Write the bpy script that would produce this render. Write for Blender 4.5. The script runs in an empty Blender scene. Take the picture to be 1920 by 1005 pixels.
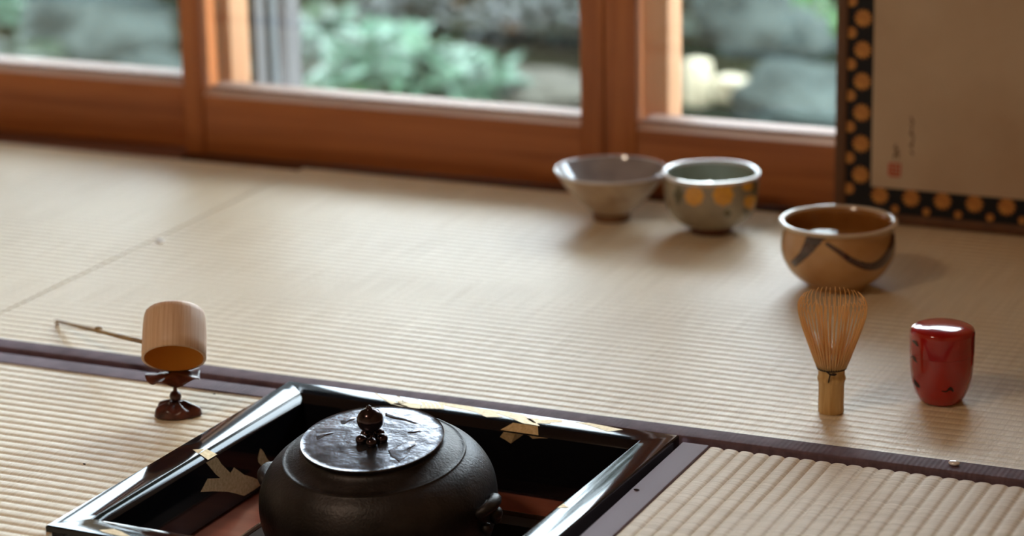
import bpy, bmesh, math, random
from mathutils import Vector, Matrix, noise
random.seed(7)
SC = bpy.context.scene
COL = SC.collection

# ------------------------------------------------------------------ camera
FPX, CX, CY = 4939.25, 960.0, 502.5
YAW, PIT, ROL = -0.4256802, 0.2829427, -0.0200253
CAM = Vector((1.2511281, -2.2085618, 0.8490910))
_w = Vector((math.sin(YAW)*math.cos(PIT), math.cos(YAW)*math.cos(PIT), -math.sin(PIT)))
_r0 = Vector((math.cos(YAW), -math.sin(YAW), 0)); _u0 = _r0.cross(_w)
_r = math.cos(ROL)*_r0 + math.sin(ROL)*_u0
_u = -math.sin(ROL)*_r0 + math.cos(ROL)*_u0
cd = bpy.data.cameras.new('camera'); cam = bpy.data.objects.new('camera', cd); COL.objects.link(cam)
m3 = Matrix((_r, _u, -_w)).transposed()
cam.matrix_world = Matrix.Translation(CAM) @ m3.to_4x4()
cd.sensor_width = 36.0; cd.lens = FPX/1920*36; cd.clip_start = 0.05; cd.clip_end = 200
cd.dof.use_dof = True; cd.dof.focus_distance = 2.43; cd.dof.aperture_fstop = 3.6
SC.camera = cam
SC.view_settings.view_transform = 'Standard'; SC.view_settings.look = 'None'
SC.view_settings.gamma = 1; SC.view_settings.use_curve_mapping = False
SC.view_settings.exposure = 0.20

# ------------------------------------------------------------------ light
wd = bpy.data.worlds.new('overcast_sky'); SC.world = wd; wd.use_nodes = True
nt = wd.node_tree; nt.nodes.clear()
out = nt.nodes.new('ShaderNodeOutputWorld'); bg = nt.nodes.new('ShaderNodeBackground')
tc = nt.nodes.new('ShaderNodeTexCoord'); nz = nt.nodes.new('ShaderNodeTexNoise'); nz.inputs['Scale'].default_value = 2.5
nz.inputs['Detail'].default_value = 4
rp = nt.nodes.new('ShaderNodeValToRGB')
rp.color_ramp.elements[0].position = 0.35; rp.color_ramp.elements[0].color = (0.64, 0.79, 1.0, 1)
rp.color_ramp.elements[1].position = 0.65; rp.color_ramp.elements[1].color = (0.93, 0.96, 1.0, 1)
nt.links.new(tc.outputs['Generated'], nz.inputs['Vector']); nt.links.new(nz.outputs['Fac'], rp.inputs[0])
nt.links.new(rp.outputs[0], bg.inputs['Color']); nt.links.new(bg.outputs[0], out.inputs[0])
bg.inputs['Strength'].default_value = 17.5

def portal(name, loc, rot, sx, sy):
    l = bpy.data.lights.new(name, 'AREA'); l.shape = 'RECTANGLE'; l.size = sx; l.size_y = sy
    o = bpy.data.objects.new(name, l); COL.objects.link(o); o.location = loc; o.rotation_euler = rot
    l.cycles.is_portal = True
    return o
portal('window_daylight', (-1.2, 1.02, 0.86), (-math.pi/2, 0, 0), 3.7, 1.8)
# warm fill light added out of view to brighten the camera-facing sides
ll = bpy.data.lights.new('warm_fill_light', 'AREA'); ll.shape = 'DISK'; ll.size = 0.42
ll.energy = 15; ll.color = (1.0, 0.80, 0.60)
lo = bpy.data.objects.new('warm_fill_light', ll); COL.objects.link(lo); lo.location = (-0.4, -1.7, 2.02)

# ------------------------------------------------------------------ picture geometry helpers
def ray(u, v):
    return ((u-CX)/FPX)*_r - ((v-CY)/FPX)*_u + _w
def onz(u, v, z):
    d = ray(u, v); return CAM + d*((z-CAM.z)/d.z)
def ony(u, v, y):
    d = ray(u, v); return CAM + d*((y-CAM.y)/d.y)

# ------------------------------------------------------------------ object helpers
def me_obj(name, verts, faces, mat=None, parent=None, smooth=False, angle=40, mi=None, mats=None):
    me = bpy.data.meshes.new(name); me.from_pydata([tuple(v) for v in verts], [], faces); me.update()
    o = bpy.data.objects.new(name, me); COL.objects.link(o)
    for m in (mats or ([mat] if mat else [])): me.materials.append(m)
    if mi:
        for p, k in zip(me.polygons, mi): p.material_index = k
    if smooth:
        me.polygons.foreach_set('use_smooth', [True]*len(me.polygons)); 
        try: me.set_sharp_from_angle(angle=math.radians(angle))
        except Exception: pass
    if parent: o.parent = parent
    return o
def bm_obj(name, bm, mat, parent=None, smooth=False, angle=40):
    me = bpy.data.meshes.new(name); bm.normal_update(); bm.to_mesh(me); bm.free()
    o = bpy.data.objects.new(name, me); COL.objects.link(o); me.materials.append(mat)
    if smooth:
        me.polygons.foreach_set('use_smooth', [True]*len(me.polygons)); me.set_sharp_from_angle(angle=math.radians(angle))
    if parent: o.parent = parent
    return o
def box_bm(bm, x0, x1, y0, y1, z0, z1, bev=0.0):
    vs = [bm.verts.new((x, y, z)) for x in (x0, x1) for y in (y0, y1) for z in (z0, z1)]
    fs = [(0,1,3,2),(4,6,7,5),(0,4,5,1),(2,3,7,6),(0,2,6,4),(1,5,7,3)]
    faces = [bm.faces.new([vs[i] for i in f]) for f in fs]
    if bev > 0:
        es = list({e for f in faces for e in f.edges})
        bmesh.ops.bevel(bm, geom=es, offset=bev, segments=2, affect='EDGES', profile=0.5)
    return bm
def box(name, x0, x1, y0, y1, z0, z1, mat, parent=None, bev=0.0):
    bm = bmesh.new(); box_bm(bm, x0, x1, y0, y1, z0, z1, bev)
    return bm_obj(name, bm, mat, parent, smooth=bev > 0, angle=50)
def empty(name, loc=(0,0,0), rot=(0,0,0)):
    o = bpy.data.objects.new(name, None); COL.objects.link(o); o.location = loc; o.rotation_euler = rot
    o.empty_display_size = 0.05
    return o
def tag(o, label=None, cat=None, group=None, kind=None):
    if label: o['label'] = label
    if cat: o['category'] = cat
    if group: o['group'] = group
    if kind: o['kind'] = kind
    return o
def lathe_data(prof, n=64, warp=None, close_ends=True):
    V = []; F = []
    rows = []
    for (r, z) in prof:
        if r < 1e-6:
            rows.append([len(V)]); V.append((0, 0, z))
        else:
            row = []
            for k in range(n):
                a = 2*math.pi*k/n; p = (r*math.cos(a), r*math.sin(a), z)
                if warp: p = warp(p, a)
                row.append(len(V)); V.append(p)
            rows.append(row)
    for A, B in zip(rows, rows[1:]):
        for k in range(n):
            k2 = (k+1) % n
            if len(A) == 1 and len(B) == 1: continue
            if len(A) == 1: F.append((A[0], B[k2], B[k]))
            elif len(B) == 1: F.append((A[k], A[k2], B[0]))
            else: F.append((A[k], A[k2], B[k2], B[k]))
    return V, F
def lathe(name, prof, mat, parent=None, n=64, warp=None, angle=50):
    V, F = lathe_data(prof, n, warp)
    o = me_obj(name, V, F, mat, parent, True, angle)
    bm = bmesh.new(); bm.from_mesh(o.data); bmesh.ops.recalc_face_normals(bm, faces=bm.faces); bm.to_mesh(o.data); bm.free()
    return o
def smooth_prof(pts, sub=5):
    # Catmull-Rom through (r,z)
    P = [Vector((a, b)) for a, b in pts]; out = []
    for i in range(len(P)-1):
        p0 = P[max(i-1, 0)]; p1 = P[i]; p2 = P[i+1]; p3 = P[min(i+2, len(P)-1)]
        for k in range(sub):
            t = k/sub
            q = 0.5*((2*p1)+(p2-p0)*t+(2*p0-5*p1+4*p2-p3)*t*t+(3*p1-p0-3*p2+p3)*t**3)
            out.append((max(q.x, 0), q.y))
    out.append(tuple(P[-1])); return out
def tube_data(pts, rad, n=8, V=None, F=None, flat=1.0, cap=True):
    V = [] if V is None else V; F = [] if F is None else F
    P = [Vector(p) for p in pts]; rr = rad if isinstance(rad, (list, tuple)) else [rad]*len(P)
    up = None; base = len(V)
    for i, p in enumerate(P):
        t = (P[min(i+1, len(P)-1)]-P[max(i-1, 0)]).normalized()
        if up is None:
            up = Vector((0, 0, 1)) if abs(t.z) < 0.9 else Vector((1, 0, 0))
        s = t.cross(up).normalized(); up = s.cross(t).normalized()
        for k in range(n):
            a = 2*math.pi*k/n
            V.append(tuple(p + s*(math.cos(a)*rr[i]) + up*(math.sin(a)*rr[i]*flat)))
    for i in range(len(P)-1):
        for k in range(n):
            a = base+i*n+k; b = base+i*n+(k+1) % n
            F.append((a, b, b+n, a+n))
    if cap:
        F.append(tuple(base+k for k in range(n))[::-1]); F.append(tuple(base+(len(P)-1)*n+k for k in range(n)))
    return V, F
def tube(name, pts, rad, mat, parent=None, n=8, flat=1.0):
    V, F = tube_data(pts, rad, n, flat=flat); return me_obj(name, V, F, mat, parent, True, 60)
def ball_data(c, r, V, F, nu=12, nv=8, sc=(1,1,1)):
    b = len(V); V.append((c[0], c[1], c[2]-r*sc[2]))
    for i in range(1, nv):
        ph = -math.pi/2+math.pi*i/nv
        for k in range(nu):
            a = 2*math.pi*k/nu
            V.append((c[0]+r*sc[0]*math.cos(ph)*math.cos(a), c[1]+r*sc[1]*math.cos(ph)*math.sin(a), c[2]+r*sc[2]*math.sin(ph)))
    V.append((c[0], c[1], c[2]+r*sc[2])); e = len(V)-1
    for k in range(nu):
        k2 = (k+1) % nu
        F.append((b, b+1+k2, b+1+k)); F.append((e, e-nu+k, e-nu+k2))
        for i in range(nv-2):
            F.append((b+1+i*nu+k, b+1+i*nu+k2, b+1+(i+1)*nu+k2, b+1+(i+1)*nu+k))
    return V, F
def ball(name, c, r, mat, parent=None, nu=24, nv=14, sc=(1,1,1)):
    V, F = ball_data(c, r, [], [], nu, nv, sc); return me_obj(name, V, F, mat, parent, True, 180)

# ------------------------------------------------------------------ materials
def srgb(r, g, b):
    f = lambda c: (c/255/12.92) if c/255 <= 0.04045 else ((c/255+0.055)/1.055)**2.4
    return (f(r), f(g), f(b), 1)
def mk(name, col, rough=0.5, metal=0.0, spec=0.5, coat=0.0, coat_r=0.05):
    m = bpy.data.materials.new(name); m.use_nodes = True
    b = m.node_tree.nodes['Principled BSDF']
    b.inputs['Base Color'].default_value = col; b.inputs['Roughness'].default_value = rough
    b.inputs['Metallic'].default_value = metal; b.inputs['Specular IOR Level'].default_value = spec
    b.inputs['Coat Weight'].default_value = coat; b.inputs['Coat Roughness'].default_value = coat_r
    return m, m.node_tree, b
def noise_col(nt, b, c1, c2, scale=(10,10,10), detail=4, lo=0.35, hi=0.65, coord='Object', dist=0.0):
    tc = nt.nodes.new('ShaderNodeTexCoord'); mp = nt.nodes.new('ShaderNodeMapping'); mp.inputs['Scale'].default_value = scale
    nz = nt.nodes.new('ShaderNodeTexNoise'); nz.inputs['Scale'].default_value = 1; nz.inputs['Detail'].default_value = detail
    nz.inputs['Distortion'].default_value = dist
    rp = nt.nodes.new('ShaderNodeValToRGB'); rp.color_ramp.elements[0].position = lo; rp.color_ramp.elements[1].position = hi
    rp.color_ramp.elements[0].color = c1; rp.color_ramp.elements[1].color = c2
    L = nt.links.new; L(tc.outputs[coord], mp.inputs[0]); L(mp.outputs[0], nz.inputs['Vector']); L(nz.outputs['Fac'], rp.inputs[0])
    if b: L(rp.outputs[0], b.inputs['Base Color'])
    return nz, rp, mp
def bump(nt, b, scale=(100,100,100), strength=0.3, dist=0.001, detail=3, coord='Object'):
    tc = nt.nodes.new('ShaderNodeTexCoord'); mp = nt.nodes.new('ShaderNodeMapping'); mp.inputs['Scale'].default_value = scale
    nz = nt.nodes.new('ShaderNodeTexNoise'); nz.inputs['Scale'].default_value = 1; nz.inputs['Detail'].default_value = detail
    bp = nt.nodes.new('ShaderNodeBump'); bp.inputs['Strength'].default_value = strength; bp.inputs['Distance'].default_value = dist
    L = nt.links.new; L(tc.outputs[coord], mp.inputs[0]); L(mp.outputs[0], nz.inputs['Vector']); L(nz.outputs['Fac'], bp.inputs['Height'])
    L(bp.outputs[0], b.inputs['Normal']); return bp
def wood(name, c1, c2, along='x', rough=0.45, k=1.0, coat=0.0):
    m, nt, b = mk(name, c1, rough, coat=coat, coat_r=0.2)
    s = {'x': (2.5*k, 60*k, 60*k), 'y': (60*k, 2.5*k, 60*k), 'z': (60*k, 60*k, 2.5*k)}[along]
    noise_col(nt, b, c1, c2, s, 5, 0.3, 0.7, dist=0.4); bump(nt, b, tuple(v*5 for v in s), 0.15, 0.0008)
    return m
WC1, WC2 = srgb(152, 84, 40), srgb(186, 112, 60)
M_wx = wood('door_wood_horizontal', WC1, WC2, 'x'); M_wz = wood('door_wood_vertical', WC1, WC2, 'z')
M_bead = wood('lit_bead_wood', srgb(196, 156, 134), srgb(212, 174, 150), 'x', 0.35)  # door wood made paler: light caught by the bevel, put into the colour
M_ledge2 = wood('weathered_outer_ledge', srgb(112, 82, 66), srgb(134, 102, 84), 'x', 0.6)
M_post = wood('outer_post_cedar', srgb(150, 100, 62), srgb(168, 120, 80), 'z', 0.6)
M_sill = wood('dark_sill_wood', srgb(96, 54, 34), srgb(124, 74, 48), 'x', 0.5)
M_frame = wood('screen_frame_wood', srgb(84, 52, 30), srgb(110, 70, 42), 'z', 0.5)
M_ledge = wood('hearth_ledge_wood', srgb(150, 84, 66), srgb(172, 104, 82), 'x', 0.28, coat=0.5)
M_floorb, _, _ = mk('subfloor_board', srgb(60, 45, 35), 0.8)
m, nt, b = mk('plaster', srgb(196, 172, 136), 0.95); noise_col(nt, b, srgb(186, 162, 126), srgb(204, 180, 146), (14,14,14)); bump(nt, b, (220,220,220), 0.3, 0.001); M_wall = m
m, nt, b = mk('ceiling_boards', srgb(150, 112, 76), 0.7); noise_col(nt, b, srgb(140, 100, 66), srgb(165, 124, 86), (2,40,40)); M_ceil = m
# glass: thin clear pane
m = bpy.data.materials.new('window_glass'); m.use_nodes = True; nt = m.node_tree; nt.nodes.clear()
o_ = nt.nodes.new('ShaderNodeOutputMaterial'); mx = nt.nodes.new('ShaderNodeMixShader'); tr = nt.nodes.new('ShaderNodeBsdfTransparent')
gl = nt.nodes.new('ShaderNodeBsdfGlossy'); gl.inputs['Roughness'].default_value = 0.02; fr = nt.nodes.new('ShaderNodeFresnel'); fr.inputs['IOR'].default_value = 1.5
tr.inputs['Color'].default_value = (0.93, 0.965, 0.95, 1)
nt.links.new(fr.outputs[0], mx.inputs[0]); nt.links.new(tr.outputs[0], mx.inputs[1]); nt.links.new(gl.outputs[0], mx.inputs[2]); nt.links.new(mx.outputs[0], o_.inputs[0])
M_glass = m
def tatami(name, axis, rough=0.42):
    # axis = direction the ribs run ; strands cross them
    m, nt, b = mk(name, srgb(222, 208, 180), rough, spec=0.55 if axis == 'x' else 0.35)
    s = (7, 420, 7) if axis == 'y' else (420, 7, 7)
    nz, rp, mp = noise_col(nt, None, *((srgb(217, 197, 164), srgb(238, 221, 193)) if axis == 'x' else (srgb(204, 184, 156), srgb(240, 224, 202))), s, 3, 0.28, 0.72)
    nz2, rp2, mp2 = noise_col(nt, None, srgb(196, 178, 150), srgb(255, 255, 255), (3, 3, 3), 4, 0.2, 0.6)
    mix = nt.nodes.new('ShaderNodeMix'); mix.data_type = 'RGBA'; mix.blend_type = 'MULTIPLY'; mix.inputs[0].default_value = 0.35
    nt.links.new(rp.outputs[0], mix.inputs[6]); nt.links.new(rp2.outputs[0], mix.inputs[7]); nt.links.new(mix.outputs[2], b.inputs['Base Color'])
    s2 = (90, 900, 90) if axis == 'y' else (900, 90, 90)
    bump(nt, b, s2, 0.6 if axis == 'x' else 0.9, 0.0007, 2)
    return m
M_tx = tatami('tatami_weave_ribs_across', 'x'); M_ty = tatami('tatami_weave_ribs_deep', 'y', 0.55)
m, nt, b = mk('tatami_border_cloth', srgb(98, 74, 84), 0.75)
noise_col(nt, b, srgb(88, 66, 76), srgb(106, 82, 92), (60,60,60))
tc = nt.nodes.new('ShaderNodeTexCoord'); wv = nt.nodes.new('ShaderNodeTexWave'); wv.bands_direction = 'X'; wv.inputs['Scale'].default_value = 62
wv.inputs['Distortion'].default_value = 0.6
bp = nt.nodes.new('ShaderNodeBump'); bp.inputs['Strength'].default_value = 0.5; bp.inputs['Distance'].default_value = 0.0006
nt.links.new(tc.outputs['Object'], wv.inputs['Vector']); nt.links.new(wv.outputs['Fac'], bp.inputs['Height']); nt.links.new(bp.outputs[0], b.inputs['Normal'])
M_heri = m
m, nt, b = mk('tatami_border_cloth_plain', srgb(108, 82, 88), 0.7); bump(nt, b, (1500,1500,1500), 0.3, 0.0004); M_heri2 = m
M_straw, _, _ = mk('straw_core', srgb(120, 98, 62), 0.9)
m, nt, b = mk('black_lacquer', (0.006, 0.006, 0.008, 1), 0.07, spec=0.38)
bump(nt, b, (9, 9, 9), 0.05, 0.004, 2); M_lac = m
m, nt, b = mk('gold_inlay', srgb(214, 178, 118), 0.5, metal=0.3); noise_col(nt, b, srgb(196, 166, 118), srgb(222, 196, 150), (300,300,300)); M_gold = m
m, nt, b = mk('clay_wall', srgb(60, 50, 44), 0.95); M_clay = m
m, nt, b = mk('ash', srgb(150, 145, 138), 1.0); bump(nt, b, (120,120,120), 1.0, 0.004); M_ash = m
m, nt, b = mk('charcoal', srgb(30, 28, 28), 0.8); M_char = m
# cast iron
m, nt, b = mk('cast_iron', srgb(60, 50, 46), 0.44, metal=0.4, spec=0.4)
noise_col(nt, b, srgb(34, 28, 26), srgb(54, 48, 48), (28,28,28), 6); 
tcn = nt.nodes.new('ShaderNodeTexCoord'); n1 = nt.nodes.new('ShaderNodeTexNoise'); n1.inputs['Scale'].default_value = 420; n1.inputs['Detail'].default_value = 3
n2 = nt.nodes.new('ShaderNodeTexNoise'); n2.inputs['Scale'].default_value = 90; n2.inputs['Detail'].default_value = 4
ad = nt.nodes.new('ShaderNodeMath'); ad.operation = 'ADD'; bp = nt.nodes.new('ShaderNodeBump'); bp.inputs['Strength'].default_value = 0.32; bp.inputs['Distance'].default_value = 0.0012
for n_ in (n1, n2): nt.links.new(tcn.outputs['Object'], n_.inputs['Vector'])
nt.links.new(n1.outputs['Fac'], ad.inputs[0]); nt.links.new(n2.outputs['Fac'], ad.inputs[1]); nt.links.new(ad.outputs[0], bp.inputs['Height']); nt.links.new(bp.outputs[0], b.inputs['Normal'])
M_iron = m
m, nt, b = mk('dark_bronze_lid', srgb(92, 88, 92), 0.27, metal=0.9); noise_col(nt, b, srgb(70, 64, 66), srgb(128, 128, 136), (22,22,22), 5)
tcn = nt.nodes.new('ShaderNodeTexCoord'); n1 = nt.nodes.new('ShaderNodeTexNoise'); n1.inputs['Scale'].default_value = 32; n1.inputs['Detail'].default_value = 5
bp = nt.nodes.new('ShaderNodeBump'); bp.inputs['Strength'].default_value = 0.5; bp.inputs['Distance'].default_value = 0.004
nt.links.new(tcn.outputs['Object'], n1.inputs['Vector']); nt.links.new(n1.outputs['Fac'], bp.inputs['Height']); nt.links.new(bp.outputs[0], b.inputs['Normal']); M_lid = m
m, nt, b = mk('polished_knob_metal', srgb(64, 52, 54), 0.16, metal=0.85); M_knob = m
m, nt, b = mk('brown_bronze', srgb(74, 38, 30), 0.3, spec=0.45); noise_col(nt, b, srgb(56, 28, 24), srgb(96, 50, 38), (90,90,90)); bump(nt, b, (260,260,260), 0.3, 0.0008); M_rest = m
m, nt, b = mk('bamboo_cup', srgb(212, 166, 126), 0.45); noise_col(nt, b, srgb(196, 154, 122), srgb(216, 182, 152), (500,500,6), 4, 0.3, 0.7); bump(nt, b, (900,900,8), 0.25, 0.0004); M_bam = m
m, nt, b = mk('bamboo_cup_inside', srgb(236, 168, 78), 0.3); b.inputs['Subsurface Weight'].default_value = 0.0; M_bamin = m
m, nt, b = mk('bamboo_handle', srgb(150, 112, 52), 0.4); noise_col(nt, b, srgb(128, 92, 40), srgb(166, 130, 66), (40,40,40)); M_hand = m
m, nt, b = mk('whisk_bamboo', srgb(205, 165, 105), 0.45); noise_col(nt, b, srgb(190, 148, 90), srgb(214, 176, 118), (300,300,20)); M_whisk = m
m, nt, b = mk('whisk_tine_bamboo', srgb(244, 208, 152), 0.4); b.inputs['Transmission Weight'].default_value = 0.0
b.inputs['Subsurface Radius'].default_value = (0.004, 0.002, 0.001); b.inputs['Subsurface Scale'].default_value = 0.5; 
tl = nt.nodes.new('ShaderNodeBsdfTranslucent'); tl.inputs['Color'].default_value = srgb(240, 190, 120); mxs = nt.nodes.new('ShaderNodeMixShader'); mxs.inputs[0].default_value = 0.4
nt.links.new(b.outputs[0], mxs.inputs[1]); nt.links.new(tl.outputs[0], mxs.inputs[2]); nt.links.new(mxs.outputs[0], nt.nodes['Material Output'].inputs['Surface'])
M_tine = m
M_thread, _, _ = mk('dark_thread', srgb(40, 26, 26), 0.8)
m, nt, b = mk('red_lacquer', srgb(150, 12, 12), 0.14, spec=0.5, coat=0.8, coat_r=0.04); noise_col(nt, b, srgb(150, 8, 10), srgb(172, 20, 14), (25,25,25)); M_red = m
M_leafd, _, _ = mk('dark_leaf_lacquer', srgb(52, 18, 14), 0.3)
def glaze(name, c1, c2, rough=0.12, sc=40, coat=0.8):
    m, nt, b = mk(name, c1, rough, coat=coat, coat_r=0.06); noise_col(nt, b, c1, c2, (sc, sc, sc), 5, 0.35, 0.7); return m
M_b1o = glaze('tan_hagi_glaze', srgb(166, 138, 112), srgb(196, 172, 146), 0.3); M_b1i = glaze('lilac_grey_glaze', srgb(150, 142, 142), srgb(172, 162, 160), 0.1)
M_b1f = glaze('bare_brown_clay', srgb(110, 74, 48), srgb(132, 92, 60), 0.6, coat=0.1)
M_b2o = glaze('taupe_glaze', srgb(138, 124, 104), srgb(156, 142, 118), 0.25); M_b2i = glaze('grey_green_glaze', srgb(140, 150, 138), srgb(156, 164, 152), 0.12)
M_b2f = glaze('red_brown_clay', srgb(92, 50, 34), srgb(110, 62, 42), 0.6, coat=0.1); M_rim = glaze('pale_rim_highlight', srgb(206, 200, 204), srgb(222, 216, 218), 0.1)  # M_rim: glaze reflection along the rim painted as a pale colour
M_b3o = glaze('honey_crackle_glaze', srgb(178, 128, 78), srgb(198, 152, 100), 0.22, 25); M_b3i = glaze('amber_glaze', srgb(150, 96, 44), srgb(168, 112, 54), 0.2)
M_b3r = glaze('cream_rim_highlight', srgb(206, 182, 156), srgb(220, 198, 172), 0.12)  # whitish rim highlight of the glossy glaze put into the base colour
M_yel = glaze('yellow_enamel', srgb(222, 158, 40), srgb(206, 140, 30), 0.3, 200); M_olv = glaze('olive_enamel', srgb(72, 64, 36), srgb(96, 84, 44), 0.3, 200)
M_brush = glaze('iron_brush_glaze', srgb(58, 30, 24), srgb(80, 44, 34), 0.2, 120)
M_white, _, _ = mk('white_bead', srgb(250, 248, 250), 0.25, metal=0.3)
M_crumb, _, _ = mk('dark_crumb', srgb(40, 22, 20), 0.8)
m, nt, b = mk('screen_paper', srgb(196, 172, 150), 0.85); noise_col(nt, b, srgb(184, 158, 134), srgb(200, 178, 156), (6,6,6), 6); M_paper = m
M_ink, _, _ = mk('faded_ink', srgb(104, 84, 66), 0.9); M_seal, _, _ = mk('red_seal_ink', srgb(190, 60, 34), 0.8)
M_broc, nt, b = mk('dark_brocade', srgb(16, 17, 24), 0.8); bump(nt, b, (900,900,900), 0.4, 0.0004)
m, nt, b = mk('gold_brocade_thread', srgb(186, 120, 58), 0.6); noise_col(nt, b, srgb(170, 104, 50), srgb(204, 142, 66), (120,120,120)); M_bflow = m
M_jar, _, _ = mk('black_jar_lacquer', (0.008, 0.006, 0.006, 1), 0.15, coat=0.6)
m, nt, b = mk('grey_aluminium', srgb(90, 92, 92), 0.4, metal=0.6); M_alu = m
m, nt, b = mk('grey_post_paint', srgb(66, 62, 60), 0.6); M_gpost = m
m, nt, b = mk('mossy_soil', srgb(24, 24, 19), 1.0); noise_col(nt, b, srgb(15, 15, 11), srgb(30, 34, 22), (2.2,2.2,2.2), 6, 0.35, 0.65); bump(nt, b, (30,30,30), 1.0, 0.02); b.inputs['Specular IOR Level'].default_value = 0.0; M_soil = m
def rock(name, c1, c2):
    m, nt, b = mk(name, c1, 0.7); noise_col(nt, b, c1, c2, (5,5,5), 6); bump(nt, b, (25,25,25), 0.8, 0.02); b.inputs['Specular IOR Level'].default_value = 0.0; return m
M_rock = rock('wet_grey_stone', srgb(40, 46, 44), srgb(72, 80, 76)); M_rock2 = rock('pale_stone', srgb(66, 63, 58), srgb(86, 84, 76))
def leafm(name, c1, c2, rough=0.3):
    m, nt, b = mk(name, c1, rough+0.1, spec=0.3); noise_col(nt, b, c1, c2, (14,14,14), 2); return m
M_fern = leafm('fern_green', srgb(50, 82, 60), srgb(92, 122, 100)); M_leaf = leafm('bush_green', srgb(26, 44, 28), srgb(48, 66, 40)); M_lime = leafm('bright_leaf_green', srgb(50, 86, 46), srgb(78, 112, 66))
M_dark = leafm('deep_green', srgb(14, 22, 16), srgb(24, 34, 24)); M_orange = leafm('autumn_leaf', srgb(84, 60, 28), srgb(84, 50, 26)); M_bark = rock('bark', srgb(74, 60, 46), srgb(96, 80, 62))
M_cream = wood('weathered_pale_wood', srgb(156, 145, 118), srgb(176, 164, 136), 'x', 0.6, 0.5)

ZT = -0.006           # top of the tatami
# ------------------------------------------------------------------ room shell
RX0, RX1, RY0, RY1, RZ = -3.2, 1.75, -3.4, 0.99, 2.35
PHI = math.radians(-1.3088)
def sill_floor():
    fl = me_obj('floor', *floor_mesh(), M_floorb); tag(fl, kind='structure'); return fl
def floor_mesh():
    V = []; F = []
    hx0, hx1, hy0, hy1 = 0.0, 0.433, -0.433, -0.001     # opening for the hearth
    xs = [RX0-.1, hx0, hx1, RX1+.1]; ys = [RY0-.1, hy0, hy1, 1.0]
    for z in (-0.09, -0.065):
        for y in ys:
            for x in xs: V.append((x, y, z))
    for j in range(3):
        for i in range(3):
            if i == 1 and j == 1: continue
            a = j*4+i; F.append((a+4, a+5, a+1, a)); a += 16; F.append((a, a+1, a+5, a+4))
    def wall(i0, i1): F.append((i0, i1, i1+16, i0+16))
    wall(5, 6); wall(6, 10); wall(10, 9); wall(9, 5); wall(0, 3); wall(3, 15); wall(15, 12); wall(12, 0)
    return V, F
floor = sill_floor()
tag(box('ceiling', RX0-.1, RX1+.1, RY0-.1, RY1+.1, RZ, RZ+.08, M_ceil), kind='structure')
tag(box('wall_left', RX0-.1, RX0, RY0, RY1, -0.065, RZ, M_wall), kind='structure')
tag(box('wall_right', RX1, RX1+.1, RY0, RY1, -0.065, RZ, M_wall), kind='structure')
tag(box('wall_front', RX0-.1, RX1+.1, RY0-.1, RY0, -0.065, RZ, M_wall), kind='structure')
bm = bmesh.new(); box_bm(bm, 0.66, RX1+.1, 0.90, RY1+.02, -0.065, RZ); box_bm(bm, RX0-.1, 0.66, 0.90, RY1+.02, 1.80, RZ); box_bm(bm, RX0-.1, RX1+.1, 0.92, RY1+.02, RZ, 5.2)  # last box: unseen upper wall added to keep sky off the garden
tag(bm_obj('wall_back', bm, M_wall), kind='structure')
tag(box('trim_1', RX0, 0.66, 0.82, 0.90, 1.742, 1.80, M_wx, bev=.002), kind='structure')   # lintel
# threshold
bm = bmesh.new(); box_bm(bm, RX0, RX1, 0.8125, 1.0, -0.065, -0.026); box_bm(bm, RX0, -0.6225, 0.818, 0.8755, -0.026, -0.0095); box_bm(bm, -0.6215, 0.66, 0.846, 0.8755, -0.026, -0.0085)
box_bm(bm, RX0, 0.66, 0.876, 0.998, -0.026, -0.0135)
tag(bm_obj('trim_2', bm, M_sill), kind='structure')

# tatami ------------------------------------------------------------
def rib_h(t):       # t in ribs
    f = t-math.floor(t); return 1-abs(2*f-1)**3.4
def mat_cover(x0, x1, y0, y1, axis, parent, lift=0.0, pitch=0.015, notch=None):
    K = 8; amp = 0.0015 if axis == 'x' else 0.0021
    V = []; F = []
    if axis == 'x': a0, a1, b0, b1 = y0, y1, x0, x1
    else: a0, a1, b0, b1 = x0, x1, y0, y1
    na = max(2, int(round((a1-a0)/pitch*K))); nb = max(2, int((b1-b0)/0.03))
    for i in range(na+1):
        a = a0+(a1-a0)*i/na
        for j in range(nb+1):
            b_ = b0+(b1-b0)*j/nb
            h = rib_h((a-a0)/pitch + 0.05*noise.noise(Vector((a*2, b_*3.1, 0))))
            z = ZT-amp+amp*h + lift + 0.0006*noise.noise(Vector((a*9, b_*9, 3)))
            V.append((b_, a, z) if axis == 'x' else (a, b_, z))
    for i in range(na):
        for j in range(nb):
            q = i*(nb+1)+j
            F.append((q, q+1, q+nb+2, q+nb+1) if axis == 'x' else (q, q+nb+1, q+nb+2, q+1))
    # skirts so the cover has body
    ring = []
    n0 = nb+1
    ring += [j for j in range(nb+1)] + [i*n0+nb for i in range(1, na+1)] + [na*n0+j for j in range(nb-1, -1, -1)] + [i*n0 for i in range(na-1, 0, -1)]
    base = len(V)
    for r in ring: V.append((V[r][0], V[r][1], ZT-0.012))
    for k in range(len(ring)):
        k2 = (k+1) % len(ring); F.append((ring[k], base+k, base+k2, ring[k2]))
    o = me_obj('woven_cover', V, F, M_tx if axis == 'x' else M_ty, parent, True, 60)
    return o
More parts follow.
